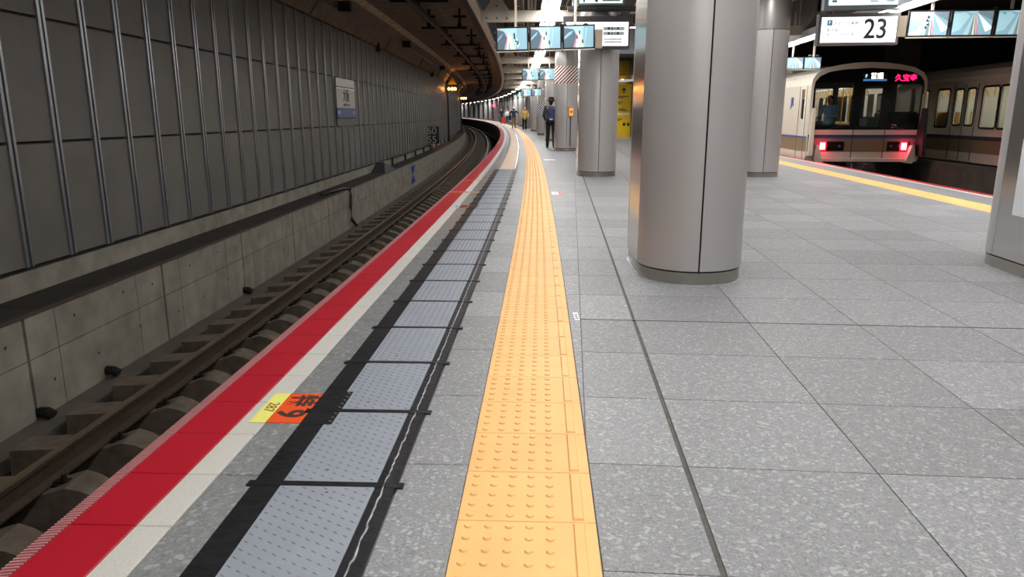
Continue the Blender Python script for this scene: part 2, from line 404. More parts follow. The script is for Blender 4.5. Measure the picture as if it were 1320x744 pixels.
for k in range(27):
    s = PS0 + LP * (k + .5); along('cover_plate', plate_me, s, .545, .001, run)
    o = along('tape_bar', tk, PS0 + LP * k, .49, 0, run)
PE = PS0 + LP * 27
for a, b in ((.45, .545), (.845, .91)):
    sweep('black_tape', P, [(a, 0), (b, 0), (b - .003, .005), (a + .003, .005)], frange(PS0, PE, .6), BLACKT, run)
sweep('pit_base', P, rectp(.53, .86, -.012, -.003), frange(PS0, PE, 1.2), BLK, run)
# wavy sealant line
mb = MB(); rr = random.Random(3); s = PS0; pr = None; vs = []; fs = []
while s < PE:
    c = .873 + .003 * rr.uniform(-1, 1); wd = .002 + .003 * rr.random()
    vs += [P(s, c - wd, .004), P(s, c, .0085 + .003 * rr.random()), P(s, c + wd, .004)]; s += .022
n = len(vs) // 3
for i in range(n - 1):
    for k in range(2): fs.append((i * 3 + k, i * 3 + k + 1, i * 3 + 4 + k, i * 3 + 3 + k))
mb.add(vs, fs).build('sealant_bead', FOAM, run)
# black pad patches beside stickers
for s in (2.75, 9.45):
    put('tape_patch', MB().bbox(0, .115, -.17, .17, 0, .0075, .002).mesh('tape_patch', BLACKT), run, P(s, .462, 0), phi(s))
# beige boards further away
bb = empty('board_run'); tag(bb, 'run of beige boards continuing the pit covers further along', 'cover boards', kind='structure')
bme = MB().bbox(0, .31, -.29, .29, -.002, .008, .002).mesh('cover_board', BEIGE_B)
k = 0
while PE + .3 + .6 * k < 75: along('cover_board', bme, PE + .3 + .6 * k, .545, 0, bb); k += 1
sweep('pit_field', P, rectp(.45, .54, -.01, .003), frange(PE, 120, 2), mat('grey_band', rgb(120, 120, 120), .6), bb)
sweep('sealant_line', P, rectp(.862, .90, -.01, .006), frange(PE, 90, 2), FOAM, bb)
tag(sweep('cover_board_field', P, rectp(.545, .855, -.01, .006), frange(75, 150, 2), BEIGE_B, bb), kind='stuff')

# ---- track (left)
trk = empty('railway_track'); tag(trk, 'curving railway track with rusty rails on concrete sleepers below the platform', 'railway track', kind='structure')
sweep('track_bed', P, rectp(-2.85, .2, -1.75, -1.62), ss, BED, trk)
sweep('bed_shelf', P, rectp(-3.2, -2.85, -1.75, -1.5), ss, CONC_D, trk)
def rail_prof(c):
    return [(c - .07, -1.325), (c + .07, -1.325), (c + .07, -1.312), (c + .012, -1.295), (c + .012, -1.195), (c + .034, -1.185), (c + .034, -1.155), (c + .026, -1.15), (c - .026, -1.15), (c - .034, -1.155), (c - .034, -1.185), (c - .012, -1.195), (c - .012, -1.295), (c - .07, -1.312)]
CT = -1.5
for c in (CT - .535, CT + .535):
    r = sweep('rail', P, rail_prof(c), ss, RAILM, trk)
    sweep('rail_head_surface', P, rectp(c - .024, c + .024, -1.151, -1.1485), ss, RAILTOP, r)
# sleeper: high shoulders under the rails, dipped middle, tapered
xs = [-1.22, -.95, -.64, -.45, -.40, -.32, -.22, -.10, .10, .22, .32, .40, .45, .64, .95, 1.22]
zt = [-1.375, -1.355, -1.335, -1.335, -1.315, -1.29, -1.315, -1.375, -1.375, -1.315, -1.29, -1.315, -1.335, -1.335, -1.355, -1.375]
hw = [.13, .135, .14, .14, .14, .135, .125, .11, .11, .125, .135, .14, .14, .14, .135, .13]
mb = MB(); vs = []; fs = []
for x, z, h_ in zip(xs, zt, hw): vs += [(x, -h_ - .02, -1.64), (x, h_ + .02, -1.64), (x, h_, z), (x, -h_, z)]
for i in range(len(xs) - 1):
    for k in range(4): fs.append((i * 4 + k, i * 4 + (k + 1) % 4, i * 4 + 4 + (k + 1) % 4, i * 4 + 4 + k))
fs += [(0, 1, 2, 3), tuple(range(len(xs) * 4 - 1, len(xs) * 4 - 5, -1))]
sl_me = mb.add(vs, fs).mesh('sleeper', SLEEP)
fb = MB(); fb.box(-.06, .06, -.05, .05, -.005, .022); fb.box(-.05, .05, -.03, .03, .02, .035); fb.tube([(.01, 0, .03), (.01, 0, .075)], [.024, .018], 6)
fa_me = fb.mesh('fastener', FAST)
farS = MB()
s = 4.52 - .7 * 4
while s < 130:
    if s < 48:
        o = along('sleeper', sl_me, s, CT, 0, trk)
        if s < 24:
            for c in (CT - .535 - .12, CT - .535 + .12, CT + .535 - .12):
                f_ = put('fastener', fa_me, o, (c - CT, 0, -1.335))
    else:
        a, b, c, d = P(s - .12, CT - 1), P(s - .12, CT + 1), P(s + .12, CT + 1), P(s + .12, CT - 1); r = rise(s)
        farS.prism([(q.x, q.y) for q in (a, b, c, d)], -1.5 + r, -1.35 + r)
    s += .7
tag(farS.build('sleeper_field', SLEEP, trk), 'distant sleepers', kind='stuff')
# ---- right tracks
trk2 = empty('railway_track'); tag(trk2, 'straight track in the dark right of the platform, under the stopped train', 'railway track', kind='structure')
sweep('track_bed', Q, rectp(6.1, 15.5, -1.7, -1.5), frange(0, 100, 4), BED, trk2)
for c in (7.8 - .535, 7.8 + .535, 12.0 - .535, 12.0 + .535):
    sweep('rail', Q, rail_prof(c), frange(0, 60, 4), RAILM, trk2)
for k in range(28): put('sleeper', sl_me, trk2, Q(10 + .7 * k, 7.8), -GA)

# ---- left side wall
wl = tag(sweep('wall_left', P, rectp(-3.9, -3.645, -1.6, 3.3), ss, GAPD), 'dark tunnel side wall clad with upright concrete panels in metal channels', 'wall', kind='structure')
led = tag(sweep('trim_1', P, [(-3.64, -1.55), (-3.13, -1.55), (-3.13, -.56), (-3.64, -.56)], ss, GAPD), 'concrete service ledge along the track below the panelled wall', 'ledge', kind='structure')
# ledge panels, 2.4 m
def ledge_panel():
    mb = MB(); L_ = 2.4
    ycuts = [-L_ / 2 + .02, -L_ / 2 + .42, L_ / 2 - .42 * 1.4, L_ / 2 - .02]
    for i in range(3):
        for z0, z1 in ((-1.5, -.95), (-.95, -.545)):
            g = .002; a, b = ycuts[i] + g * (i > 0), ycuts[i + 1] - g * (i < 2)
            z0_, z1_ = (z0, z1 - .002) if z1 < -.6 else (z0 + .002, z1)
            c = .004
            mb.add([(0, a, z0_), (0, b, z0_), (0, b, z1_), (0, a, z1_), (.03, a + c, z0_ + c), (.03, b - c, z0_ + c), (.03, b - c, z1_ - c), (.03, a + c, z1_ - c)],
                   [(4, 5, 6, 7), (0, 1, 5, 4), (1, 2, 6, 5), (2, 3, 7, 6), (3, 0, 4, 7), (0, 3, 2, 1)])
    for y, z in ((-.5, -.72), (.35, -.7), (-.2, -1.2), (.6, -1.15), (.95, -.75), (-.9, -1.22)):
        mb.add([(.0304, y + .016 * math.cos(t * math.pi / 4), z + .016 * math.sin(t * math.pi / 4)) for t in range(8)], [tuple(range(8))], 1)
    return mb.mesh('ledge_panel', [CONC, GAPD])
lp_me = ledge_panel()
cv_me = MB().bbox(-.46, .035, -.448, .448, 0, .016, .004).mesh('walkway_plate', WALKP)
cb_me = MB().box(-.03, 0, -1.196, 1.196, -.55, -.33).mesh('curb_block', CONC)
s = 5.96 - 2.4 * 1.5
while s < 110: along('ledge_panel', lp_me, s, -3.13, 0, led); along('curb_block', cb_me, s + .5, -3.60, 0, led); s += 2.4
s = 2.2
while s < 75: along('walkway_plate', cv_me, s, -3.13, -.556, led); s += .9
tag(sweep('walkway_field', P, rectp(-3.59, -3.1, -.556, -.542), frange(s - .45, 120, 2), WALKP, led), kind='stuff')
sweep('nosing', P, rectp(-3.115, -3.085, -.565, -.535), frange(2, 120, 2), mat('rust_nosing', rgb(66, 52, 46), .7, var=.2, scale=12), led)
# wall panels and mullions
PW = .683
rows = [(-.29, .875), (.895, 2.075), (2.095, 3.25)]
pm = []
for z0, z1 in rows:
    a = PW / 2 - .045; c = .005
    pm.append(MB().add([(0, -a, z0), (0, a, z0), (0, a, z1), (0, -a, z1), (.04, -a + c, z0 + c), (.04, a - c, z0 + c), (.04, a - c, z1 - c), (.04, -a + c, z1 - c)],
                       [(4, 5, 6, 7), (0, 1, 5, 4), (1, 2, 6, 5), (2, 3, 7, 6), (3, 0, 4, 7), (0, 3, 2, 1)]).mesh('wall_panel', WPANEL))
def mull_into(mb, F=None):
    for y0, y1, x1, mi in ((-.056, -.016, .062, 0), (.016, .05, .062, 0), (-.016, .016, .02, 1)): mb.box(0, x1, y0, y1, -.29, 3.25, mi)
    return mb
mu_me = mull_into(MB()).mesh('mullion', [MULL, GAPD])
s = 3.432; farW = MB(); farM = MB(); NB = (18.50, 20.46)
while s < 135:
    inboard = NB[0] - .1 < s + PW / 2 < NB[1] + .1
    if s < 36:
        for i, m in enumerate(pm):
            if i == 1 and inboard: continue
            along('wall_panel', m, s + PW / 2, -3.645, 0, wl)
        if NB[0] + .1 < s < NB[1] - .1: pass
        along('mullion', mu_me, s, -3.645, 0, wl)
    else:
        for z0, z1 in rows:
            a, b = P(s + .035, -3.605), P(s + PW - .035, -3.605); c, d = P(s + PW - .035, -3.645), P(s + .035, -3.645); r = rise(s)
            farW.prism([(q.x, q.y) for q in (a, b, c, d)], z0 + r, z1 + r)
        for d0, d1 in ((-.046, -.014), (.014, .046)):
            a, b, c, d = P(s + d0, -3.583), P(s + d1, -3.583), P(s + d1, -3.645), P(s + d0, -3.645); r = rise(s)
            farM.prism([(q.x, q.y) for q in (a, b, c, d)], -.29 + r, 3.25 + r)
    s += PW
tag(farW.build('wall_panel_field', WPANEL, wl), 'distant wall panels', kind='stuff'); tag(farM.build('mullion_field', MULL, wl), 'distant wall channels', kind='stuff')
# ---- tunnel ceiling over track, haunch and fascia
ct = tag(sweep('ceiling', P, [(-3.7, 3.27), (-3.55, 3.27), (-3.12, 3.93), (-2.9, 3.97), (-.5, 4.02), (-.5, 4.4), (-3.9, 4.4), (-3.9, 3.27)], ss, TUNNEL), 'brown concrete tunnel ceiling with slanted haunch over the left track', 'ceiling', kind='structure')
tun_d = mat('haunch_lip_lit', rgb(168, 150, 126), .85, var=.35, scale=5, bump=.3)  # lighter colour stands in for light falling along the haunch edge
sweep('haunch_lip_lit', P, [(-3.16, 3.88), (-3.08, 3.87), (-2.92, 3.955), (-2.98, 3.99)], ss, tun_d, ct)
lt = MB()
for k in range(34):
    s = 6 + 3.4 * k
    for a, b in (((-3.54, 3.275), (-3.13, 3.9)),):
        q = [P(s, a[0], a[1]), P(s, b[0], b[1])]
        lt.tube(q, .012, 5)
lt.build('haunch_ribs', tun_d, ct)
fa = tag(sweep('trim_2', P, [(-.55, 4.02), (-.5, 4.05), (.16, 3.40), (.16, 3.2), (.1, 3.2), (.08, 3.35)], ss, FASCIA), 'grey sloping fascia curving along the edge of the platform ceiling', 'fascia', kind='structure')
sweep('fascia_lip', P, rectp(.06, .2, 3.18, 3.21), ss, CREAM, fa)
# platform ceiling slab
cs = MB(); vs = []; fs = []
for Y in ys:
    a = P(Y, .1); c = QY(Y, 16.0); 
    for q, z in ((a, 4.25), (c, 4.25), (c, 4.45), (a, 4.45)): vs.append((q.x, q.y, z + rise(Y)))
for i in range(len(ys) - 1):
    for k in range(4): fs.append((i * 4 + k, i * 4 + (k + 1) % 4, i * 4 + 4 + (k + 1) % 4, i * 4 + 4 + k))
cp = tag(cs.add(vs, fs).build('ceiling', DARKC), 'dark open service void above the platform lights', 'ceiling', kind='structure')
fr = tag(sweep('trim_3', Q, [(6.15, 4.25), (6.2, 4.25), (6.2, 3.05), (6.1, 3.05), (6.1, 3.15), (6.15, 3.15)], frange(0, 100, 4), FASCIA), 'straight fascia along the ceiling edge above the right track', 'fascia', kind='structure')
wr_ = tag(sweep('wall_right', Q, rectp(15.6, 15.9, -1.7, 4.4), frange(-4, 100, 4), GAPD), 'dark far side wall behind the second train', 'wall', kind='structure')
MB().box(-40, 40, 0, .3, -2, 6).build('wall_end', CONC_D, None, (0, 238, 0)); tag(bpy.data.objects['wall_end'], 'far end wall of the station', 'wall', kind='structure')
MB().box(-8, 22, -.3, 0, -2, 5).build('wall_back', CONC, None, (0, -6.3, 0)); tag(bpy.data.objects['wall_back'], 'station wall behind the viewer', 'wall', kind='structure')

# ================================================================== LAMPS AND CEILING GEAR
def lamp_meshes(L_, dp=-.02):
    b = MB(); b.box(-.18, .18, -L_ / 2, L_ / 2, .03, .085); b.box(-.185, -.172, -L_ / 2, L_ / 2, dp, .04); b.box(.172, .185, -L_ / 2, L_ / 2, dp, .04)
    b.box(-.18, .18, -L_ / 2, -L_ / 2 + .03, -.02, .04); b.box(-.18, .18, L_ / 2 - .03, L_ / 2, -.02, .04)
    return b.mesh('housing', LAMPB), MB().tube([(0, -L_ / 2 + .04, 0), (0, L_ / 2 - .04, 0)], .02, 8).mesh('tube', TUBE), MB().box(-.012, .012, -.012, .012, .08, 1.1).mesh('hanger', CREAM)
LH, LT_, LHG = lamp_meshes(2.34); LH2 = lamp_meshes(2.34, -.075)[0]  # deeper sides added for the right row, to hold light off the far train
def lamp(loc, rz, label, group, power, deep=False):
    e = empty('ceiling_lamp', loc, rz); tag(e, label, 'lamp', group)
    put('housing', LH2 if deep else LH, e)
    for x in (-.115, 0, .115): put('tube', LT_, e, (x, 0, -.002))
    for y in (-.8, .8): put('hanger', LHG, e, (0, y, 0))
    if power:
        l = bpy.data.lights.new('lamp_light', 'AREA'); l.shape = 'RECTANGLE'; l.size = .3; l.size_y = 2.2; l.energy = power; l.color = (1, .975, .95)
        if deep: l.spread = math.radians(115)
        o = bpy.data.objects.new('lamp_light', l); COL.objects.link(o); o.parent = e; o.location = (0, 0, -.045)
    return e
for k in range(27):
    s = -3.6 + 2.4 * k
    lamp(P(s, 1.6, 3.22), phi(s), f'{ORD[k]} triple tube ceiling lamp over the yellow strip, counted from the camera', 'lamps over the curved strip', LAMP_W)
for k in range(19):
    s = 64 + 8 * k
    lamp(P(s, 1.6, 3.22), phi(s), f'{ORD[k]} of the distant spaced lamps along the far bend', 'lamps along the far bend', LAMP_W * 4.2)
for k in range(14):
    u = -3 + 2.4 * k
    lamp(Q(u, 5.5, 2.98), -GA, f'{ORD[k]} triple tube ceiling lamp above the right platform edge, counted from the camera', 'lamps along the right edge', LAMP_W, True)
# cream cross beams with gusset
def beam_parts(e, d0, d1, right=False):
    MB().box(d0, d1, -.06, .06, .0, .20).build('beam', CREAM, e)
    MB().box(d0, d1, -.08, .08, -.012, .0).build('flange', CREAM, e)
    x = d1 - .32 if right else d0 + .32
    g = [(x - .27, 0), (x + .27, 0), (x + .27, .17), (x + .13, .36), (x + .13, .5), (x - .13, .5), (x - .13, .36), (x - .27, .17)]
    o = put('gusset', curve2d('gusset', g, [], .02, CREAM), e, (0, -.075, 0), rot=UP)
    for bx, bz in ((x - .2, .05), (x, .05), (x + .2, .05), (x, .28), (x, .4)):
        MB().tube([(bx, -.085, bz), (bx, -.108, bz)], .018, 6).build('bolt', DGREY, e)
    MB().box(x - .04, x + .04, -.04, .04, .5, .98).build('hanger', DGREY, e)
for k, s in enumerate((6.2, 15.4, 21.5, 27.3, 33, 39, 46, 54)):
    e = empty('cross_beam', P(s, 0, 2.97), phi(s)); tag(e, f'{ORD[k]} cream cross beam with bolted gusset under the lamps over the curved strip', 'beam', 'cream beams over the curved strip')
    beam_parts(e, .22, 2.3)
for k, u in enumerate((8.0, 18.6, 25, 32)):
    q = Q(u, 0, 3.0); e = empty('cross_beam', q, -GA); tag(e, f'{ORD[k]} cream cross beam with bolted gusset near the right ceiling edge', 'beam', 'cream beams at the right edge')
    beam_parts(e, 4.3, 6.0, True)
# soffit panels, cable trays, ducts
for k, (s0, s1) in enumerate(((2.0, 5.8), (6.6, 12.6))):
    so = sweep('soffit_panel', P, rectp(.25, 1.3, 3.46, 3.5), frange(s0, s1, 1), SOFFIT)
    tag(so, ['light grey soffit panel above the track side of the near lamps', 'light grey soffit panel ending before the hanging screens'][k], 'ceiling panel')
for k, (d, z, wd) in enumerate(((.95, 3.62, .22), (1.25, 3.78, .2), (1.95, 3.62, .2))):
    e = empty('cable_tray'); tag(e, f'{["outer", "middle", "inner"][k]} cable tray running along the ceiling void of the curved side', 'cable tray', 'cable trays')
    sweep('tray_side', P, rectp(d - wd / 2, d - wd / 2 + .015, z, z + .1), frange(-4, 110, 3), CREAM, e)
    sweep('tray_side', P, rectp(d + wd / 2 - .015, d + wd / 2, z, z + .1), frange(-4, 110, 3), CREAM, e)
    for j in range(3): sweep('cable', P, rectp(d - wd / 3 + j * wd / 3 - .02, d - wd / 3 + j * wd / 3 + .02, z + .01, z + .05), frange(-4, 110, 3), BLK, e)
    mb = MB()
    for i in range(60):
        s = 2 + 1.6 * i; a = [P(s, d - wd / 2, z), P(s, d + wd / 2, z), P(s + .05, d + wd / 2, z), P(s + .05, d - wd / 2, z)]; r = rise(s)
        mb.prism([(q.x, q.y) for q in a], z - .01 + r, z + r)
    tag(mb.build('tray_rung', CREAM, e), kind='stuff')
rb = MB()
for k, s in enumerate(range(19, 75, 3)):
    o = put('ceiling_batten', MB().box(.2, 2.3, -.025, .025, 0, .05).mesh('ceiling_batten', CREAM), None, P(s, 0, 3.44), phi(s))
    tag(o, f'{ORD[k]} thin cream batten spanning the open ceiling beyond the first screens', 'batten', 'ceiling battens')
# bulkhead over the island middle: big grey soffit between the rows
bk = tag(sweep('trim_4', Q, rectp(1.2, 4.2, 3.3, 3.4), frange(-4, 17, 3), SOFFIT), 'flat grey soffit between the two column rows', 'soffit', kind='structure')

# ================================================================== COLUMNS
RC, FLAT = .37, .57
def stad(r, n=14, off=0.0):
    pts = []
    for i in range(n + 1):
        a = math.pi + math.pi * i / n; pts.append((r * math.cos(a), r * math.sin(a)))
    for i in range(n + 1):
        a = math.pi * i / n; pts.append((r * math.cos(a), FLAT + r * math.sin(a)))
    return pts
def arcband(a0, a1, cy, r0, r1, z0, z1, n=10):
    o = [(r1 * math.cos(a0 + (a1 - a0) * i / n), cy + r1 * math.sin(a0 + (a1 - a0) * i / n)) for i in range(n + 1)]
    i_ = [(r0 * math.cos(a1 - (a1 - a0) * i / n), cy + r0 * math.sin(a1 - (a1 - a0) * i / n)) for i in range(n + 1)]
    mb = MB(); k = n + 1; pts = o + i_
    vs = [(p[0], p[1], z0) for p in pts] + [(p[0], p[1], z1) for p in pts]; N_ = len(pts); fs = [(i, (i + 1) % N_, N_ + (i + 1) % N_, N_ + i) for i in range(N_)]
    for i in range(n): fs += [(i, i + 1, N_ - 2 - i, N_ - 1 - i), (N_ + i, N_ + N_ - 1 - i, N_ + N_ - 2 - i, N_ + i + 1)]
    return mb.add(vs, fs)
def smooth_angle(me, deg=35):
    me.polygons.foreach_set('use_smooth', [True] * len(me.polygons))
    try: me.set_sharp_from_angle(angle=math.radians(deg))
    except Exception: pass
    return me
PI = math.pi; g = .016; ZT = 2.67
c_parts = [('base_skirt', smooth_angle(MB().prism(stad(RC - .008), 0, .088).mesh('base_skirt', COLB))),
           ('floor_sealant', MB().prism(stad(RC + .004), 0, .005).mesh('floor_sealant', FOAM)),
           ('core', MB().prism(stad(RC - .03), .08, 4.2).mesh('core', BLK)),
           ('cladding_panel', smooth_angle(arcband(PI, 1.5 * PI - g, 0, RC - .012, RC, .1, ZT).mesh('cladding_panel', COLM))),
           ('cladding_panel', smooth_angle(arcband(1.5 * PI + g, 2 * PI, 0, RC - .012, RC, .1, ZT).mesh('cladding_panel', COLM))),
           ('cladding_panel', smooth_angle(arcband(0, PI / 2 - g, FLAT, RC - .012, RC, .1, ZT).mesh('cladding_panel', COLM))),
           ('cladding_panel', smooth_angle(arcband(PI / 2 + g, PI, FLAT, RC - .012, RC, .1, ZT).mesh('cladding_panel', COLM))),
           ('side_panel', MB().box(-RC, -RC + .012, .006, FLAT - .006, .1, ZT).mesh('side_panel', COLS)),
           ('side_panel', MB().box(RC - .012, RC, .006, FLAT - .006, .1, ZT).mesh('side_panel', COLS)),
           ('upper_cladding', smooth_angle(MB().prism(stad(RC - .006), ZT + .012, 4.22).mesh('upper_cladding', COLU)))]
def column(x, y, rz, label, group):
    e = empty('column', (x, y, rise(y)), rz); tag(e, label, 'column', group)
    for n_, me in c_parts: put(n_, me, e)
    return e
cl = 'rounded silver column'
column(1.29, 5.27, -.03, 'large rounded silver column in the foreground, nearest of the left row', 'left row columns')
column(1.66, 14.5, -.03, 'rounded silver column below the white departure board', 'left row columns')
col3 = column(1.80, 24.95, -.01, 'rounded silver column with red striped band and orange emergency button', 'left row columns')
k = 0
lsp = [34.5 + 9.4 * i for i in range(20)]
lcols = []
for i, s in enumerate(lsp):
    q = P(s, 2.5)
    lcols.append(column(q.x, q.y, phi(s), f'{ORD[i]} of the silver columns receding beyond the red striped one', 'left row columns'))
for i in range(16):        # intermediate closer-set columns round the bend
    s = 68 + 9.4 * i; q = P(s, 4.2)
    column(q.x, q.y, phi(s), f'{ORD[i]} of the silver columns set further back along the far bend', 'far bend columns')
column(4.03, 4.97, -GA, 'silver column cut by the right edge of the photo', 'right row columns')
column(4.78, 14.35, -GA, 'silver column just left of the stopped train', 'right row columns')
for i in range(2):
    column(4.78 + .75 * (i + 1), 14.35 + 9.4 * (i + 1), -GA, ['silver column hidden behind the one left of the train', 'silver column two places behind the one left of the train'][i], 'right row columns')
# notice plate on right-hand column
o = MB().box(-.004, 0, -.2, .2, .55, 1.1).build('notice_plate', mat('notice_white', rgb(225, 228, 232), .5), None, (4.03 - RC - .001, 5.12, 0), -GA); o.location = Vector((4.03, 4.97, 0)) + Matrix.Rotation(-GA, 3, 'Z') @ Vector((-RC - .0005, .18, -.12))
tag(o, 'pale notice plate on the flat side of the right-hand column', 'notice')
# striped bands
st_r = stripes('red_white_stripes', rgb(225, 220, 215), rgb(110, 44, 40), 9.0, .6, axis=2, diag=-9.0)
st_b = stripes('blue_white_stripes', rgb(225, 225, 228), rgb(40, 50, 90), 7.0, .6, axis=2, diag=7.0)
o = put('striped_band', MB().prism(stad(RC + .012), 2.17, 2.72).mesh('striped_band', st_r), None, col3.location, -.01); tag(o, 'red and white diagonally striped band around a column top', 'striped band')
o = put('striped_sleeve', MB().prism(stad(RC + .012), 1.05, 1.85).mesh('striped_sleeve', st_b), None, lcols[1].location, phi(lsp[1])); tag(o, 'blue and white diagonally striped sleeve around a distant column', 'striped band')
# emergency button box
e = empty('emergency_button', (1.80 + .115, 24.95 - .385, 1.12), .25); tag(e, 'yellow framed orange emergency button box on the red striped column', 'button box')
MB().box(-.085, .085, -.05, .04, 0, .30).build('case', mat('button_case', rgb(190, 150, 90), .5), e)
MB().box(-.065, .065, -.054, -.05, .03, .27).build('face', emitm('button_face', rgb(240, 170, 90), .5), e)
MB().tube([(0, -.054, .15), (0, -.068, .15)], .035, 10).build('push_button', mat('button_red', rgb(190, 40, 20), .4), e)
MB().box(-.01, .01, -.01, .02, -.95, 0).build('conduit', DGREY, e)

# ================================================================== SCREENS AND SIGNS
PIC = [emitm('picture_sky', rgb(150, 188, 198), .85), emitm('picture_wall', rgb(78, 98, 110), .8), emitm('picture_red', rgb(190, 128, 138), .8), emitm('picture_strip', rgb(214, 200, 172), .85),
       emitm('picture_white', rgb(214, 228, 232), .9), emitm('picture_dark', rgb(44, 52, 62), .6), emitm('picture_green', rgb(70, 165, 130), .9), emitm('picture_mid', rgb(128, 164, 178), .8), emitm('picture_grey', rgb(112, 130, 140), .75)]
def picture(kind, w_, h_):
    mb = MB(); z = [0.0]
    def poly(pts, mi):
        z[0] += .0003; mb.add([((x - .5) * w_, -z[0], y * h_) for x, y in pts], [tuple(range(len(pts)))], mi)
    poly([(0, 0), (1, 0), (1, 1), (0, 1)], 0)
    poly([(.62, 0), (1, 0), (1, 1), (.66, 1)], 7)
    if kind in 'abc':
        k = {'a': -.04, 'b': 0, 'c': .06}[kind]
        poly([(0, .1), (.28 + k, 0), (.34 + k, .45), (.26 + k, .86), (0, .95)], 1)
        poly([(0, .38), (.2 + k, .66), (.24 + k, .8), (.14, .7), (0, .5)], 7)
        poly([(0, 0), (.27 + k, 0), (.36 + k, .55), (.28 + k, .82), (.22 + k, .6), (0, .3)], 1)
        poly([(.25 + k, 0), (.33 + k, 0), (.39 + k, .6), (.33 + k, .86), (.36 + k, .55)], 2)
        poly([(.34 + k, 0), (.46 + k, 0), (.46 + k, .6), (.35 + k, .9), (.4 + k, .6)], 4)
        poly([(.5 + k, 0), (.62 + k, 0), (.5 + k, .66), (.44 + k, .88), (.46 + k, .6)], 3)
        if kind == 'a':
            poly([(.4 + k, .0), (.45 + k, .0), (.45 + k, .34), (.42 + k, .34)], 6)
            for x, y in ((.55, .5), (.6, .35), (.66, .22), (.54, .62)): poly([(x, y), (x + .06, y), (x + .05, y + .16), (x + .01, y + .16)], 5)
            for x, y in ((.66, .1), (.7, .2), (.62, .42)): poly([(x, y), (x + .06, y), (x + .03, y + .14)], 4)
        else:
            for x, y in ((.42, .4), (.6, .2), (.5, .62)): poly([(x, y), (x + .05, y), (x + .045, y + .17), (x + .005, y + .17)], 5)
            poly([(.68, .05), (.7, .05), (.78, .9), (.74, .9)], 0)
        poly([(.02, .9), (.1, .9), (.1, .97), (.02, .97)], 2)
    else:
        poly([(0, 0), (.3, 0), (.5, .9), (.3, 1), (0, 1)], 4 if kind == 'd' else 7)
        poly([(.0, .1), (.2, .2), (.42, .8), (.3, .95), (0, .9)], 0)
        poly([(.44, 0), (.62, 0), (.54, .92), (.52, .92)], 8); poly([(.53, 0), (.58, 0), (.535, .9), (.525, .9)], 3); poly([(.64, 0), (.68, 0), (.56, .9), (.55, .9)], 2)
        poly([(.72, 0), (1, 0), (1, .5), (.58, .92)], 7); poly([(.86, .12), (1, .25), (1, .34), (.6, .92)], 4); poly([(.6, .92), (1, .6), (1, 1), (.62, 1)], 8)
        if kind == 'd':
            for i in range(9):
                x = .34 + .05 * math.sin(i * 2.4) + .02 * i; y = .2 + .075 * i; poly([(x, y), (x + .08, y), (x + .06, y + .12), (x + .02, y + .12)], 5 if i % 2 else 4)
        if kind == 'f': poly([(.1, .85), (.18, .85), (.18, .93), (.1, .93)], 6); poly([(.5, .85), (.56, .85), (.56, .93), (.5, .93)], 2)
    return mb.mesh('screen', PIC)
def monitor_bank(loc, rz, w_, h_, kinds, tilt, label, group, side, slope=0.0, dark=False):
    e = empty('monitor_bank', loc, rz); tag(e, label, 'monitors', group); n = len(kinds); pitch = w_ * 1.03
    for i, kd in enumerate(kinds):
        x = (i - (n - 1) / 2) * pitch
        m = MB().box(-w_ / 2, w_ / 2, -.02, .06, 0, h_).build('monitor', BLK, e, (x, 0, slope * x)); m.rotation_euler = (tilt, -slope * .9, 0)
        sc_ = put('screen', picture(kd, w_ * .91, h_ * .88), m, (0, -.0205, h_ * .06))
        MB().box(-w_ / 2, w_ / 2, -.022, .062, -.02, -.002).build('lower_rail', CREAM, m)
    L_ = n * pitch
    b = MB(); b.box(-L_ / 2, L_ / 2, .075, .125, h_ * .35, h_ * .6)
    b.build('rear_rail', DGREY, e)
    x = side * (L_ / 2 + .06)
    MB().box(x - .06, x + .06, -.02, .1, .03, h_ * .86).build('junction_box', mat('box_beige', rgb(170, 158, 140), .6), e)
    for xx in (-L_ * .3, L_ * .3): MB().box(xx - .02, xx + .02, .08, .12, h_ * .5, 3.6 - loc[2] + rise(loc[1])).build('hanger', CREAM, e)
    for xx in (L_ * .18, L_ * .4): MB().ball((xx, .02, h_ + .02), .05, .05, .03).build('camera_dome', DGREY, e)
    return e
def zat(y, Y):  # height of a photo row at distance Y
    D = YH - y; return 1.14 + Y / (994 / D + .236)
YM = 13.0
monitor_bank(((701.5 - 660) / 943 * (YM * .973 + .30), YM, zat(66, YM) + .02), .03, .545, .385, 'abc', .10, 'nearest row of three hanging surveillance screens over the yellow strip', 'screens over the curved strip', 1, .035)
for k, (Y, x, y, wpx) in enumerate(((27.0, 694.5, 103.5, 22.2), (43.0, 684.7, 124, 13.6))):
    w_ = wpx / 943 * Y * .973 / 1.03
    monitor_bank(((x - 660) / 943 * Y * .975, Y, zat(y, Y) + .0), 0.02, w_, w_ * .68, 'ab', .08, ['pair of hanging surveillance screens behind the nearest row of three', 'furthest small pair of hanging surveillance screens over the strip'][k], 'screens over the curved strip', 1, .02)
YR = 12.2
e = monitor_bank(((1222 - 660) / 943 * (YR * .973 + .30), YR, zat(48, YR) + .01), -.30, .60, .40, 'def', .06, 'three hanging surveillance screens above the right track', 'screens at the right edge', -1, -.02)
monitor_bank((7.10, 18.6, zat(89.5, 18.6)), -.15, .40, .29, 'ef', .06, 'pair of hanging surveillance screens above the roof of the stopped train', 'screens at the right edge', -1)
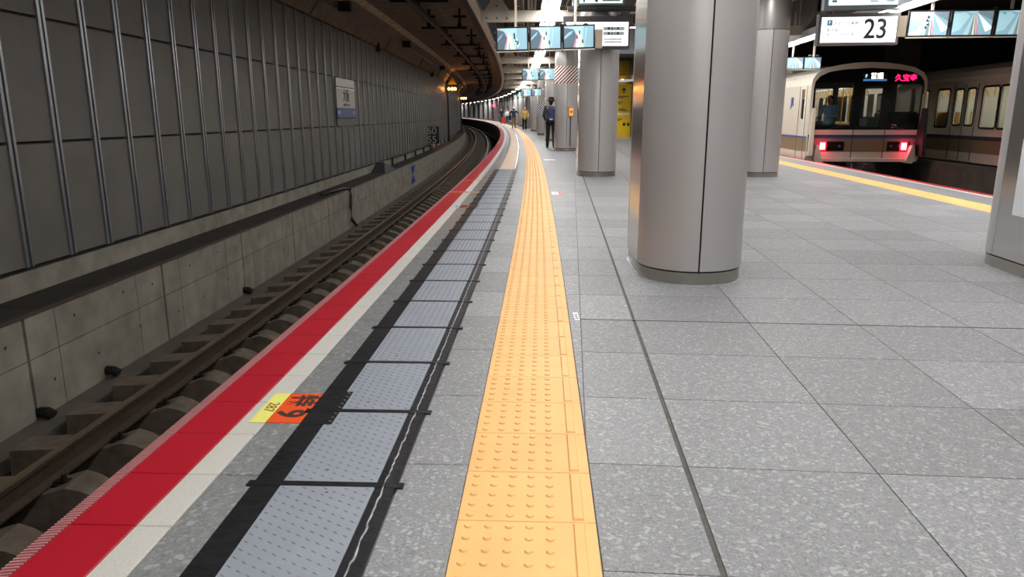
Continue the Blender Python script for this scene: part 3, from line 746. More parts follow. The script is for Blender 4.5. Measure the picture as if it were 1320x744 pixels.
# --- departure board (left)
YB = 13.9
bx = (764 - 660) / 943 * (YB * .973 + .3); wB = 83 / 943 * YB * .98; z0 = zat(63, YB); z1 = zat(21, YB)
e = empty('departure_board', (bx, YB, z0), -.02); tag(e, 'white lit departure board behind the nearest row of three screens', 'sign')
hB = z1 - z0
MB().box(-wB / 2, wB / 2, 0, .16, 0, hB).build('case', mat('sign_case', rgb(52, 46, 50), .5), e)
MB().box(-wB / 2 + .05, wB / 2 - .03, -.004, 0, .05, hB - .10).build('lit_face', SIGNW, e)
for r_, yy in enumerate((.62, .47)):
    MB().box(.12, wB / 2 - .1, -.007, -.004, yy * hB - .03, yy * hB + .03).build('print_row', TXTG, e)
    text('row_text', ['特急 はるか', '快速 和歌山'][r_] if False else '■ ▮ ▪ ■', .05, TXTB, e, (.3, -.009, yy * hB), UP)
for r_, yy in enumerate((.30, .21)):
    MB().box(.14, wB / 2 - .14, -.006, -.004, yy * hB - .012, yy * hB + .012).build('print_line', mat('print_faint', rgb(170, 176, 180), .6), e)
for x in (-.4, .4): MB().box(x - .03, x + .03, .05, .11, hB, hB + .03).build('hanger', DGREY, e)
# upper sign + dark glazed rail
e = empty('overhead_sign', (bx + .02, YB - .05, zat(7, YB)), -.02); tag(e, 'bright upper sign above the departure board, cut by the top edge', 'sign')
MB().box(-.46, .46, 0, .16, 0, .5).build('case', mat('sign_case_green', rgb(120, 150, 140), .4), e)
MB().box(-.38, .42, -.005, 0, .03, .47).build('lit_face', emitm('sign_face_green', rgb(226, 240, 226), 1.1), e)
text('big_text', 'JN', .42, mat('print_teal', rgb(120, 160, 160), .6), e, (-.2, -.008, .17), UP)
MB().box(.06, .38, -.008, -.005, .06, .16).build('print_row', mat('print_pale_teal', rgb(170, 205, 200), .6), e)
for j, zz in enumerate((-.03, -.08)):
    MB().box(-.55, .85, .02, .10, zz - .025, zz + .015).build('mount_rail', BLK if j else DGREY, e)
MB().box(-.55, .85, .03, .08, -.06, -.05).build('mount_rail', mat('rail_green', rgb(110, 140, 120), .4), e)
# --- 23 sign (right)
YS = 12.9
sx_ = (1085 - 660) / 943 * (YS * .973 + .3); wS = 96 / 943 * YS * .985; z0 = zat(58, YS); z1 = zat(17, YS); hS = z1 - z0
e = empty('platform_sign', (sx_, YS, z0), -.12); tag(e, 'white lit platform sign reading 23', 'sign')
MB().box(-wS / 2, wS / 2, 0, .16, 0, hS).build('case', mat('sign_case_grey', rgb(96, 96, 96), .45), e)
MB().box(-wS / 2 + .045, wS / 2 - .045, -.004, 0, .04, hS - .06).build('lit_face', SIGNW, e)
text('number', '23', .44, TXTB, e, (.27, -.008, hS * .47), UP, sx=.88, bold=.006)
MB().box(-.51, -.43, -.008, -.004, hS * .62, hS * .62 + .085).build('line_mark', mat('mark_blue', rgb(95, 165, 205), .5), e)
text('line_letter', 'F', .075, SIGNW, e, (-.47, -.01, hS * .62 + .042), UP)
for yy, bd, sz, m in ((.68, 'おおさか東線', .066, TXTS), (.46, '新大阪', .062, TXTS), (.33, '放出・久宝寺方面', .056, TXTS)):
    text('line_text', bd, sz, m, e, (-.40 if yy > .6 else -.51, -.008, hS * yy), UP, ax='LEFT')
for x in (-.45, .45): MB().box(x - .03, x + .03, .05, .11, hS, hS + .02).build('hanger', DGREY, e)
e = empty('overhead_sign', (sx_ + .03, YS - .02, zat(12.5, YS)), -.12); tag(e, 'pale blue lit sign mounted above the 23 sign', 'sign')
MB().box(-.62, .62, 0, .16, 0, .45).build('case', mat('sign_case_pale', rgb(150, 168, 176), .4), e)
MB().box(-.55, .56, -.005, 0, .07, .4).build('lit_face', emitm('sign_face_pale', rgb(226, 244, 250), 1.2), e)
MB().box(-.5, -.42, -.009, -.005, .115, .15).build('print_mark', mat('mark_pale', rgb(150, 200, 220), .5), e)
for x in (.1, .36): MB().box(x, x + .13, -.009, -.005, .118, .135).build('print_mark', mat('mark_green', rgb(170, 200, 180), .5), e)

# ================================================================== THINGS ON THE LEFT WALL AND LEDGE
s = (NB[0] + NB[1]) / 2; L_ = NB[1] - NB[0]
e = empty('station_name_board', P(s, -3.57, 0), phi(s)); tag(e, 'white station name board with blue band set into the panelled tunnel wall', 'sign')
def wb(n_, y0, y1, z0, z1, m, x0=0.0, x1=.03): return MB().box(x0, x1, y0, y1, z0, z1).build(n_, m, e)
wb('backing', -L_ / 2, L_ / 2, .88, 2.075, WPANEL, -.07, -.01)
wb('lamp_box', -L_ / 2, L_ / 2, 1.86, 2.06, mat('lamp_glass', rgb(150, 152, 148), .25), -.01, .03)
wb('white_panel', -L_ / 2, L_ / 2, 1.34, 1.84, mat('board_white', rgb(176, 174, 166), .5))
wb('glass_rim', -L_ / 2, L_ / 2, 1.80, 1.84, mat('rim_pale', rgb(190, 215, 215), .3), .03, .034)
wb('blue_band', -L_ / 2, L_ / 2, 1.10, 1.34, mat('board_blue', rgb(66, 84, 128), .5))
wb('lower_rail', -L_ / 2, L_ / 2, 1.07, 1.10, GAPD)
wb('lower_panel', -L_ / 2, L_ / 2, .90, 1.07, WPANEL, -.01, .02)
RW = (math.pi / 2, 0, math.pi / 2)
text('station_name', '大阪', .34, TXTB, e, (.034, .0, 1.63), RW)
text('station_name_small', '(うめきたエリア)', .09, TXTB, e, (.034, 0, 1.41), RW)
text('band_text', '新大阪', .09, mat('print_white', rgb(225, 228, 232), .6), e, (.034, -.8, 1.22), RW)
text('band_text', '西九条', .09, MATS['print_white'], e, (.034, .8, 1.22), RW)
# blue hourglass mark on the ledge
e = empty('hourglass_mark', P(27.8, -3.098, 0), phi(27.8)); tag(e, 'blue hourglass shaped marker plate on the concrete ledge', 'marker')
hb = mat('marker_blue', rgb(28, 52, 130), .5)
MB().add([(0, -.6, -.69), (0, .6, -.69), (0, 0, -1.0), (.01, -.6, -.69), (.01, .6, -.69), (.01, 0, -1.0)], [(0, 1, 2), (3, 5, 4), (0, 3, 4, 1), (1, 4, 5, 2), (2, 5, 3, 0)]).build('upper_wedge', hb, e)
MB().add([(0, -.6, -1.32), (0, .6, -1.32), (0, 0, -1.0), (.01, -.6, -1.32), (.01, .6, -1.32), (.01, 0, -1.0)], [(0, 1, 2), (3, 5, 4), (0, 3, 4, 1), (1, 4, 5, 2), (2, 5, 3, 0)]).build('lower_wedge', hb, e)
# speed sign
e = empty('speed_sign', P(37.5, -3.42, -.54), phi(37.5)); tag(e, 'speed limit board reading 60 over 55 beside the tunnel wall', 'sign')
MB().box(-.02, .02, -.025, .025, 0, .3).build('post', DGREY, e); MB().box(-.02, .03, -.34, .34, .26, .31).build('bracket', mat('bracket_yellow', rgb(190, 140, 50), .5), e)
MB().box(-.36, .36, 0, .02, .31, 1.15).build('plate', DGREY, e)
pw = mat('digit_pale', rgb(190, 190, 184), .5)
text('digits', '60', .5, pw, e, (0, -.004, .93), UP); text('digits', '55', .5, pw, e, (0, -.004, .5), UP)
# low handrail on the ledge
e = empty('ledge_rail', (0, 0, 0)); tag(e, 'low dark rail along the service ledge by the speed board', 'rail')
sweep('rail_bar', P, rectp(-3.56, -3.53, -.32, -.28), frange(26, 71, 2), DGREY, e)
for k in range(16): along('rail_post', MB().box(-.03, .03, -.04, .04, -.54, -.3).mesh('rail_post', BLK), 26 + 3 * k, -3.545, 0, e)
# wedge cover
s = 23.2
o = put('wedge_cover', MB().add([(-.42, -.9, 0), (0, -.9, 0), (0, .95, 0), (-.42, .95, 0), (-.42, .1, .26), (-.2, .1, .26)], [(0, 3, 2, 1), (0, 1, 5, 4), (1, 2, 5), (2, 3, 4, 5), (3, 0, 4)]).mesh('wedge_cover', mat('cover_dark', rgb(40, 40, 42), .7)), None, P(s, -3.14, -.54), phi(s))
tag(o, 'dark grey wedge shaped cover on the service ledge', 'cover')
# cable down the ledge
s = 17.4
o = MB().tube([P(s - 1.6, -3.3, -.52), P(s - .4, -3.13, -.5), P(s, -3.06, -.54), P(s + .03, -3.05, -.7), P(s - .04, -3.05, -1.0), P(s + .02, -3.05, -1.3), P(s + .25, -3.0, -1.46)], .035, 8).build('cable', BLK, smooth=True)
tag(o, 'thick black cable bent down over the concrete ledge', 'cable')
for k, (s, z) in enumerate(((6.0, -1.44), (7.05, -1.42), (10.7, -1.43))):
    o = MB().tube([P(s, -3.12, z), P(s, -3.03, z), P(s, -2.98, z - .03)], .05, 10).build('drain_pipe', BLK); tag(o, f'{ORD[k]} black drain outlet at the foot of the concrete ledge', 'pipe', 'ledge drains')
# conduit, boxes and brackets on the haunch
e = empty('haunch_conduit'); tag(e, 'dark conduit running along the slanted tunnel haunch', 'conduit')
o = MB().tube([P(s, -3.25, 3.60) for s in frange(3, 120, 2)], .03, 6).build('pipe', BLK, e)
for k in range(9):
    s = 8 + 8.5 * k; MB().tube([P(s, -3.27, 3.60), P(s, -3.50, 3.26)], .016, 6).build('bracket', DGREY, e)
for k, s in enumerate((15.4, 24.6, 38)):
    o = along('speaker_box', MB().box(-.14, .14, -.1, .1, -.1, .12).mesh('speaker_box', BLK), s + 2.5, -3.08, 3.59, None); tag(o, f'{ORD[k]} black box fixed to the tunnel haunch', 'box', 'haunch boxes')
for k, s in enumerate((24, 39.5, 50, 62)):
    o = along('wall_bracket', MB().box(-.1, .06, -.06, .06, -.1, .42).mesh('wall_bracket', BLK), s, -3.52, 3.2, None); tag(o, f'{ORD[k]} black bracket above the wall panels', 'bracket', 'haunch brackets')
# overhead conductor bar
e = empty('conductor_bar'); tag(e, 'overhead rigid conductor bar hung below the tunnel ceiling', 'overhead line')
CD = -1.15
sweep('bar', P, [(CD - .05, 3.30), (CD + .05, 3.30), (CD + .03, 3.40), (CD - .03, 3.40)], frange(4, 120, 2), BLK, e)
for dd, zz in ((-.25, 3.55), (.22, 3.6), (-.5, 3.62)): MB().tube([P(s, CD + dd, zz) for s in frange(4, 120, 2)], .014, 5).build('wire', BLK, e)
arm = MB(); arm.box(-.62, .62, -.04, .04, -.03, .04); arm.box(-.03, .03, -.03, .03, -.17, 0)
arm_me = arm.mesh('cross_arm', BLK)
ins = MB(); ins.tube([(0, 0, .04), (0, 0, .12)], .07, 8); ins.tube([(0, 0, .12), (0, 0, .26)], .04, 8); ins.box(-.18, .18, -.06, .06, .26, .33); ins.box(-.03, .03, -.03, .03, .3, .52)
ins_me = ins.mesh('insulator', BLK)
for k in range(20):
    s = 6.6 + 4.9 * k; a_ = along('cross_arm', arm_me, s, CD, 3.5, e)
    for x in (-.42, .42): put('insulator', ins_me, a_, (x, 0, 0))
# signal mast with orange lamps
def signal(s, d, z, label, tri):
    e = empty('signal_mast', P(s, d, -.54), phi(s)); tag(e, label, 'signal', 'orange signals')
    MB().tube([(0, 0, 0), (0, 0, 3.75)], .06, 8).build('mast', BLK, e)
    MB().box(-.10, .62, -.12, .0, z + .54 - .15, z + .54 + .15).build('lamp_case', BLK, e)
    om = emitm('signal_orange', rgb(255, 150, 60), 40.0)
    for x in (.08, .28, .48): MB().tube([(x, -.12, z + .54), (x, -.15, z + .54)], .075, 10).build('lamp_lens', om, e)
    if tri:
        MB().add([(0, -.05, z + .82), (.6, -.05, z + .82), (.3, -.05, z + 1.3), (0, -.08, z + .82), (.6, -.08, z + .82), (.3, -.08, z + 1.3)], [(0, 1, 2), (3, 5, 4), (0, 3, 4, 1), (1, 4, 5, 2), (2, 5, 3, 0)]).build('warning_plate', mat('plate_dark_yellow', rgb(120, 95, 30), .5), e)
    l = bpy.data.lights.new('signal_light', 'POINT'); l.energy = 26; l.color = (1, .45, .12); l.shadow_soft_size = .15
    o = bpy.data.objects.new('signal_light', l); COL.objects.link(o); o.parent = e; o.location = (.3, -.3, z + .54)
signal(49, -3.42, 2.78, 'dark mast with three glowing orange lamps on the tunnel wall', True)
signal(72, -3.42, 2.6, 'more distant dark mast with orange lamps at the tunnel bend', False)

# ================================================================== FLOOR STICKERS
def sticker(s, w0, w1, wm, col2, big, small, label):
    e = empty('boarding_sticker', P(s, 0, .001), phi(s)); tag(e, label, 'sticker', 'boarding position stickers')
    h_ = .15
    MB().box(w0, wm, -h_, h_, 0, .0012).build('small_field', col2, e); MB().box(wm, w1, -h_, h_, 0, .0012).build('orange_field', mat('sticker_orange', rgb(232, 84, 30), .5), e)
    RZ = (0, 0, -math.pi / 2)
    dk = mat('sticker_print', rgb(62, 40, 36), .6)
    if big:
        text('sticker_text', '特', .122, dk, e, ((wm + w1) / 2, .072, .0016), RZ, ext=.0004, bold=.0035)
        text('sticker_text', '9', .155, dk, e, ((wm + w1) / 2 - .004, -.062, .0016), RZ, ext=.0004, bold=.004)
        text('sticker_text', small, .062, mat('sticker_print_brown', rgb(110, 60, 30), .6), e, ((w0 + wm) / 2, .0, .0016), RZ, ext=.0004)
    else:
        for y in (.07, -.06): MB().box((wm + w1) / 2 - .05, (wm + w1) / 2 + .05, y - .05, y + .05, .0012, .0018).build('print_mark', dk, e)
        MB().box((w0 + wm) / 2 - .015, (w0 + wm) / 2 + .015, -.05, .05, .0012, .0018).build('print_mark', TXTBLUE, e)
sticker(2.752, .25, .449, .315, mat('sticker_yellow', rgb(236, 234, 120), .5), True, '287', 'orange and yellow boarding sticker reading 特9 and 287 on the platform edge')
sticker(9.45, .26, .449, .33, mat('sticker_blue', rgb(178, 205, 228), .5), False, '', 'small orange and pale blue boarding sticker further along the platform edge')
or_ = mat('tape_orange', rgb(238, 150, 80), .5)
for k, (s, a, b) in enumerate(((11.3, .0, .49), (13.4, .05, .48), (22, .33, .5))):
    o = along('orange_tape', MB().box(a, b, -.05, .05, 0, .0025).mesh('orange_tape', or_), s, 0, .001, None); tag(o, f'{ORD[k]} orange tape line laid across the red and white platform edge', 'tape', 'orange tape lines')
def floor_label(X, Y, w_, l_, cols, label, rz=0):
    e = empty('floor_label', (X, Y, .001), rz); tag(e, label, 'sticker')
    x = -w_ / 2
    for fr_, m in cols: MB().box(x, x + w_ * fr_, -l_ / 2, l_ / 2, 0, .0012).build('print_field', m, e); x += w_ * fr_
    return e
lw = mat('label_white', rgb(235, 235, 236), .5); lr = mat('label_red', rgb(220, 110, 105), .5)
e = floor_label(.375, 4.12, .028, .17, [(1, lw)], 'small white label beside the yellow strip near the dark joint')
for y in (-.05, -.01, .03): MB().box(-.009, .009, y - .012, y + .012, .0012, .0016).build('print_mark', mat('print_mid', rgb(110, 112, 116), .6), e)
e = floor_label(.68, 11.1, .16, .42, [(.62, lw), (.38, lr)], 'white and red floor sticker right of the yellow strip')
for y in (-.1, .1): MB().box(-.05, .01, y - .05, y + .05, .0012, .0016).build('print_mark', TXTG, e)
e = floor_label(1.0, 19.8, .3, .3, [(1, lw)], 'pale floor sticker in front of the waiting man')

# ---- round fill lights added to the middle soffit to brighten the floor
dl_ring = MB().tube([(0, 0, 0), (0, 0, .02)], .11, 14).mesh('ring', LAMPB); dl_lens = MB().tube([(0, 0, -.004), (0, 0, .001)], .085, 14).mesh('lens', TUBE)
for k in range(16):
    u = -2.4 + 2.3 * (k // 2); v = 2.0 if k % 2 == 0 else 3.4
    e = empty('fill_downlight', Q(u, v, 3.278), -GA); tag(e, f'{ORD[k // 2]} added round fill light in the {"left" if k % 2 == 0 else "right"} line of the grey soffit', 'fill_downlight', 'added soffit lights')
    put('ring', dl_ring, e); put('lens', dl_lens, e)
    l = bpy.data.lights.new('fill_downlight_light', 'AREA'); l.shape = 'DISK'; l.size = .16; l.energy = DOWN_W; l.color = (1, .965, .94)
    o = bpy.data.objects.new('fill_downlight_light', l); COL.objects.link(o); o.parent = e; o.location = (0, 0, -.012)

# ---- pendant lamps added over the open middle part to brighten the bulkhead
pd = MB(); pd.tube([(0, 0, 0), (0, 0, .12)], [.16, .10], 14); pd_me = pd.mesh('shade', LAMPB); pl_me = MB().tube([(0, 0, -.006), (0, 0, .002)], .14, 14).mesh('lens', TUBE); rod_me = MB().tube([(0, 0, .1), (0, 0, .36)], .012, 6).mesh('rod', DGREY)
for k in range(8):
    u = (20.5, 25.0, 31.0, 35.5)[k // 2]; v = 1.9 if k % 2 == 0 else 3.6; q = Q(u, v, 3.9)
    e = empty('fill_pendant', q, 0); tag(e, f'{ORD[k // 2]} added pendant lamp in the {"left" if k % 2 == 0 else "right"} line beyond the grey soffit', 'lamp', 'added pendant lamps')
    put('shade', pd_me, e); put('lens', pl_me, e); put('rod', rod_me, e)
    l = bpy.data.lights.new('fill_pendant_light', 'AREA'); l.shape = 'DISK'; l.size = .26; l.energy = 30; l.color = (1, .965, .94)
    o = bpy.data.objects.new('fill_pendant_light', l); COL.objects.link(o); o.parent = e; o.location = (0, 0, -.015)

# ================================================================== INFORMATION WALL BEYOND THE COLUMNS
yel = mat('info_yellow', rgb(236, 196, 20), .5, var=.03, scale=4)
e = empty('information_board', (5.36, 36.6, rise(36.6)), 0); tag(e, 'tall yellow information board with an upward arrow between the columns', 'information board')
MB().box(-.44, .44, 0, .25, 0, .12).build('plinth', mat('plinth_pale', rgb(205, 200, 190), .5), e)
MB().box(-.42, .42, 0, .22, .12, 2.62).build('board', yel, e)
MB().box(-.44, -.42, -.01, .23, .12, 2.62).build('edge_frame', DGREY, e); MB().box(.42, .44, -.01, .23, .12, 2.62).build('edge_frame', DGREY, e)
ar = curve2d('arrow', [(-.03, 0), (.03, 0), (.03, .16), (.1, .1), (.1, .17), (0, .27), (-.1, .17), (-.1, .1), (-.03, .16)], [], .006, TXTB)
put('arrow', ar, e, (.05, -.004, 2.2), rot=UP)
for z, a, b in ((2.05, -.3, .3), (1.98, -.3, .05), (1.78, -.3, .0), (1.7, -.3, -.05), (1.45, -.2, .15), (1.38, -.2, .25), (.98, -.3, -.0), (.92, -.3, -.1)):
    MB().box(a, b, -.004, 0, z - .018, z + .018).build('print_row', TXTB, e)
MB().box(-.36, .36, -.006, 0, 1.18, 1.27).build('white_row', mat('row_white', rgb(240, 238, 225), .5), e)
for x in (.05, .25): MB().box(x, x + .12, -.005, 0, .66, .80).build('pictogram', TXTB, e)
e = empty('yellow_partition', (5.9, 35.8, rise(36)), 0); tag(e, 'low dark and yellow partition right of the information board', 'partition')
MB().box(-.18, 1.0, 0, .1, 0, .08).build('foot', DGREY, e); MB().box(-.18, 1.0, .01, .09, .08, 1.05).build('panel', yel, e); MB().box(-.18, 1.0, 0, .1, 1.05, 1.12).build('cap', BLK, e)
MB().box(-.12, .9, .02, .06, 1.12, 2.0).build('poster', mat('poster_grey', rgb(150, 152, 156), .4), e); MB().box(-.08, .86, .012, .02, 1.45, 1.75).build('poster_band', mat('poster_dark', rgb(60, 62, 72), .5), e)
e = empty('entrance_canopy', (5.9, 36.3, 2.66 + rise(36)), 0); tag(e, 'thin grey canopy above the yellow information board', 'canopy')
MB().add([(-.9, -.6, .12), (1.6, -.6, .28), (1.6, .9, .28), (-.9, .9, .12), (-.9, -.6, 0), (1.6, -.6, .2), (1.6, .9, .2), (-.9, .9, 0)], [(0, 1, 2, 3), (4, 7, 6, 5), (0, 4, 5, 1), (1, 5, 6, 2), (2, 6, 7, 3), (3, 7, 4, 0)]).build('slab', SOFFIT, e)
MB().box(-.85, -.8, .4, .45, -2.66, .06).build('canopy_post', DGREY, e); MB().box(1.4, 1.45, .4, .45, -2.66, .2).build('canopy_post', DGREY, e)
e = empty('rear_wall', (6.3, 42, rise(42)), 0); tag(e, 'yellow and brown rear wall with small lamps above the canopy', 'wall')
MB().box(-1.6, 2.0, 0, .2, 0, 4.1).build('brown_panel', mat('rear_brown', rgb(120, 104, 84), .6, var=.1, scale=3), e)
MB().box(-1.5, .15, -.03, 0, 2.4, 4.05).build('yellow_panel', mat('rear_yellow', rgb(200, 160, 40), .5, var=.12, scale=4), e)
for x, z in ((-.6, 3.5), (-.2, 3.0), (.5, 3.2), (-1.0, 2.95)): MB().tube([(x, -.05, z), (x, -.12, z)], .08, 10).build('wall_lamp', emitm('small_lamp', (1, .95, .85, 1), 9), e)
for z in [2.5 + .2 * i for i in range(8)]: MB().box(-1.5, 2.0, -.045, -.03, z, z + .02).build('slat_line', mat('slat_brown', rgb(100, 84, 56), .6), e)
o = MB().box(-.7, 1.6, 0, .12, 3.32, 4.25).build('bulkhead_panel', mat('bulkhead_blue', rgb(186, 200, 212), .4), None, (4.35, 27.5, rise(27))); tag(o, 'pale blue grey bulkhead panel hanging above the gap between columns', 'ceiling panel')
# grey stair enclosure in the middle of the island, far away
for k, (Y, x0, x1) in enumerate(((58, 3.6, 7.5), (96, 2.5, 7.0), (130, .5, 7.0))):
    o = MB().bbox(x0, x1, 0, 16, 0, 3.1, .05).build('stair_enclosure', mat('enclosure_grey', rgb(165, 165, 168), .5, var=.06, scale=1), None, (0, Y, rise(Y + 8) - .12)); tag(o, f'{ORD[k]} pale grey stair enclosure in the middle of the far platform', 'stair enclosure', 'stair enclosures')
# small lit signs far along the platform
for k, (nm, s, d, z, w_, h_, c, lab) in enumerate((('exit_sign', 72, 2.25, 2.75, .5, .32, rgb(60, 190, 150), 'small green lit sign above the distant travellers'),
        ('hanging_sign', 58, 2.1, 2.55, .75, .5, rgb(245, 225, 90), 'small yellow lit sign hanging beyond the third pair of screens'),
        ('hanging_sign', 46, 2.35, 2.2, .16, .7, rgb(90, 205, 205), 'narrow turquoise lit sign on the distant column row'))):
    e = empty(nm, P(s, d, z), phi(s)); tag(e, lab, 'sign')
    MB().box(-w_ / 2, w_ / 2, 0, .08, 0, h_).build('case', DGREY, e); MB().box(-w_ / 2 + .02, w_ / 2 - .02, -.01, 0, .02, h_ - .02).build('lit_face', emitm(nm + str(k), c, 1.4), e)
    MB().box(-.02, .02, .03, .05, h_, 4.1 - z).build('hanger', DGREY, e)
e = empty('signal_lamps', P(118, 3.0, 0), phi(118)); tag(e, 'tall white pillar with two red lamps on the far bend', 'signal')
MB().bbox(-.75, .75, -.3, .3, 0, 3.1, .03).build('pillar', mat('pillar_white', rgb(205, 210, 216), .5), e)
for x in (-.95, .95): MB().ball((x, -.4, 2.3), .22, .12, .22).build('red_lamp', emitm('lamp_red_far', rgb(255, 60, 90), 6), e)
MB().box(-.95, .95, -.36, -.3, 2.27, 2.33).build('lamp_bar', DGREY, e)

# ================================================================== PEOPLE
def capsule(mb, a, ra, b, rb):
    a, b = Vector(a), Vector(b); mb.ball(a, ra, ra, ra, 12, 8); mb.ball(b, rb, rb, rb, 12, 8)
    n = max(2, int((b - a).length / .04)); mb.tube([a.lerp(b, i / n) for i in range(n + 1)], [ra + (rb - ra) * i / n for i in range(n + 1)], 12)
def remeshed(mb, name, m, vox):
    me = mb.mesh(name + '_raw', m); o = bpy.data.objects.new(name, me); COL.objects.link(o)
    r = o.modifiers.new('r', 'REMESH'); r.mode = 'VOXEL'; r.voxel_size = vox
    s_ = o.modifiers.new('s', 'SMOOTH'); s_.iterations = 2; s_.factor = .4
    dg = bpy.context.evaluated_depsgraph_get(); dg.update(); out = bpy.data.meshes.new_from_object(o.evaluated_get(dg)); out.name = name
    out.materials.clear(); out.materials.append(m); out.polygons.foreach_set('use_smooth', [True] * len(out.polygons))
    bpy.data.objects.remove(o); bpy.data.meshes.remove(me); return out
SKIN = mat('skin', rgb(205, 160, 132), .55); HAIR = mat('hair_black', rgb(22, 20, 20), .6)
def hand(mb, wr, dirv, side, curl=.35):
    """palm, four unequal bent fingers, thumb off the side of the palm"""
    d = Vector(dirv).normalized(); across = d.cross(Vector((1, 0, 0)) if abs(d.x) < .8 else Vector((0, 0, 1))).normalized(); nrm = d.cross(across).normalized() * side
    w0 = Vector(wr); 
    for t in (-.024, 0, .024): capsule(mb, w0 + d * .02 + across * t * .7, .015, w0 + d * .085 + across * t, .0135)
    for i, (t, L) in enumerate(((-.033, .066), (-.011, .078), (.011, .073), (.033, .056))):
        k0 = w0 + d * .088 + across * t; k1 = k0 + d * L * .55 + nrm * L * curl * .4; k2 = k1 + d * L * .4 + nrm * L * curl
        capsule(mb, k0, .0092, k1, .0085); capsule(mb, k1, .0085, k2, .007)
    t0 = w0 + d * .03 + across * -.03; t1 = t0 + d * .035 + across * -.03 + nrm * .012; t2 = t1 + d * .032 + nrm * .012 + across * -.006
    capsule(mb, t0, .0115, t1, .0105); capsule(mb, t1, .0105, t2, .0085)
def person(label, loc, rz, H, top, legs_m, shoe_m, feet, elbows, wrists, hat=None, long_hair=False, mask_m=None, sleeve=1.0, coat=0.0, lean=0.0, headturn=0.0):
    """faces local -y; coordinates for a 1.72 m figure, scaled to H"""
    k = H / 1.72; e = empty('person', loc, rz); tag(e, label, 'person'); e.scale = (k, k, k)
    hips = [(-.09, 0, .90), (.09, 0, .90)]; knees = []; ank = []
    for hp, (fx, fy) in zip(hips, feet):
        ank.append((fx, fy, .085)); knees.append(((hp[0] + fx) / 2, fy * .5 - .03, .49))
    sh = [(-.175, lean, 1.40), (.175, lean, 1.40)]; hc = Vector((0, lean - .015, 1.60))
    b = MB()
    b.ball(hc, .076, .095, .115, 16, 12); b.ball(hc + Vector((0, -.03, -.06)), .055, .06, .06); capsule(b, (0, lean, 1.40), .06, (0, lean - .005, 1.54), .052)
    b.ball(hc + Vector((0, -.098, -.02)), .012, .02, .022)                       # nose
    for sx in (-1, 1): b.ball(hc + Vector((sx * .077, 0, -.01)), .012, .02, .03)   # ears
    b.ball((0, lean * .9, 1.28), .15, .095, .17, 16, 10); b.ball((0, lean * .4, 1.06), .135, .09, .17, 16, 10); b.ball((0, 0, .92), .15, .10, .12, 16, 10)
    for i in range(2):
        capsule(b, sh[i], .052, elbows[i], .04); capsule(b, elbows[i], .04, wrists[i], .027)
        capsule(b, hips[i], .08, knees[i], .056); capsule(b, knees[i], .054, ank[i], .038); capsule(b, ank[i], .036, (ank[i][0], ank[i][1] - .12, .045), .03)
        hand(b, wrists[i], Vector(wrists[i]) - Vector(elbows[i]), -1 if i == 0 else 1)
    body = put('body', remeshed(b, 'body', SKIN, .0075), e)
    for sx in (-1, 1): MB().ball(hc + Vector((sx * .032, -.083, .012)), .012, .008, .007).build('eye', HAIR, body)
    MB().box(-.022, .022, -.101, -.09, 1.535, 1.541).build('mouth', mat('lips', rgb(150, 90, 80), .6), body, (0, lean, 0))
    t = MB(); t.ball((0, lean * .9, 1.29), .172, .115, .175, 16, 10); t.ball((0, lean * .4, 1.06), .16, .11, .18, 16, 10); t.ball((0, 0, .95 - coat / 2), .168, .122, .12 + coat, 16, 10)
    t.ball((0, lean, 1.40), .13, .08, .06)
    for i in range(2):
        el = Vector(elbows[i]); wrv = Vector(wrists[i]); capsule(t, sh[i], .072, el if sleeve >= .5 else Vector(sh[i]).lerp(el, .7), .058)
        if sleeve > .5: capsule(t, el, .058, el.lerp(wrv, .92), .044)
    put('shirt' if not coat else 'jacket', remeshed(t, 'top', top, .012), e)
    l = MB(); l.ball((0, .005, .92), .162, .116, .13, 16, 10)
    for i in range(2):
        capsule(l, hips[i], .094, knees[i], .07); capsule(l, knees[i], .07, (ank[i][0], ank[i][1], .10), .056)
    put('trousers', remeshed(l, 'trousers', legs_m, .012), e)
    for i in range(2):
        s_ = MB(); s_.ball((ank[i][0], ank[i][1] - .055, .045), .046, .135, .045, 12, 8); s_.ball((ank[i][0], ank[i][1] + .01, .07), .045, .055, .05)
        put('shoe', remeshed(s_, 'shoe', shoe_m, .01), e)
    if hat is None or long_hair or True:
        h_ = MB(); h_.ball(hc + Vector((0, .022, .03)), .086, .094, .1, 14, 10)
        h_.ball(hc + Vector((0, .05, -.04 if not long_hair else -.09)), .07, .06, .09 if not long_hair else .15)
        put('hair', remeshed(h_, 'hair', HAIR, .01), e)
    if hat:
        q = MB(); n = 20; prof = [(.155, -.015), (.15, -.005), (.098, .035), (.092, .11), (.07, .128), (.001, .13)]; vs = []; fs = []
        for r_, z_ in prof: vs += [(r_ * math.cos(2 * PI * i / n), r_ * 1.1 * math.sin(2 * PI * i / n), z_) for i in range(n)]
        for j in range(len(prof) - 1):
            for i in range(n): fs.append((j * n + i, j * n + (i + 1) % n, (j + 1) * n + (i + 1) % n, (j + 1) * n + i))
        q.add(vs, fs).build('hat', hat, e, hc + Vector((0, .01, .035)), smooth=True)
    if mask_m: MB().ball(hc + Vector((0, -.075, -.052)), .052, .04, .042).build('face_mask', mask_m, e)
    return e
navy = mat('cloth_navy', rgb(44, 54, 86), .8, var=.1, scale=12); blackc = mat('cloth_black', rgb(20, 20, 23), .85); khaki = mat('cloth_khaki', rgb(150, 126, 92), .85)
char = mat('cloth_charcoal', rgb(66, 66, 70), .85); yelc = mat('cloth_mustard', rgb(212, 178, 96), .85); whc = mat('cloth_white', rgb(225, 220, 212), .8); jean = mat('cloth_denim', rgb(58, 72, 110), .85)
shw = mat('shoe_white', rgb(190, 188, 184), .6); blueS = mat('cloth_pale_blue', rgb(120, 158, 196), .8)
def fl_(s, d): return P(s, d, 0)
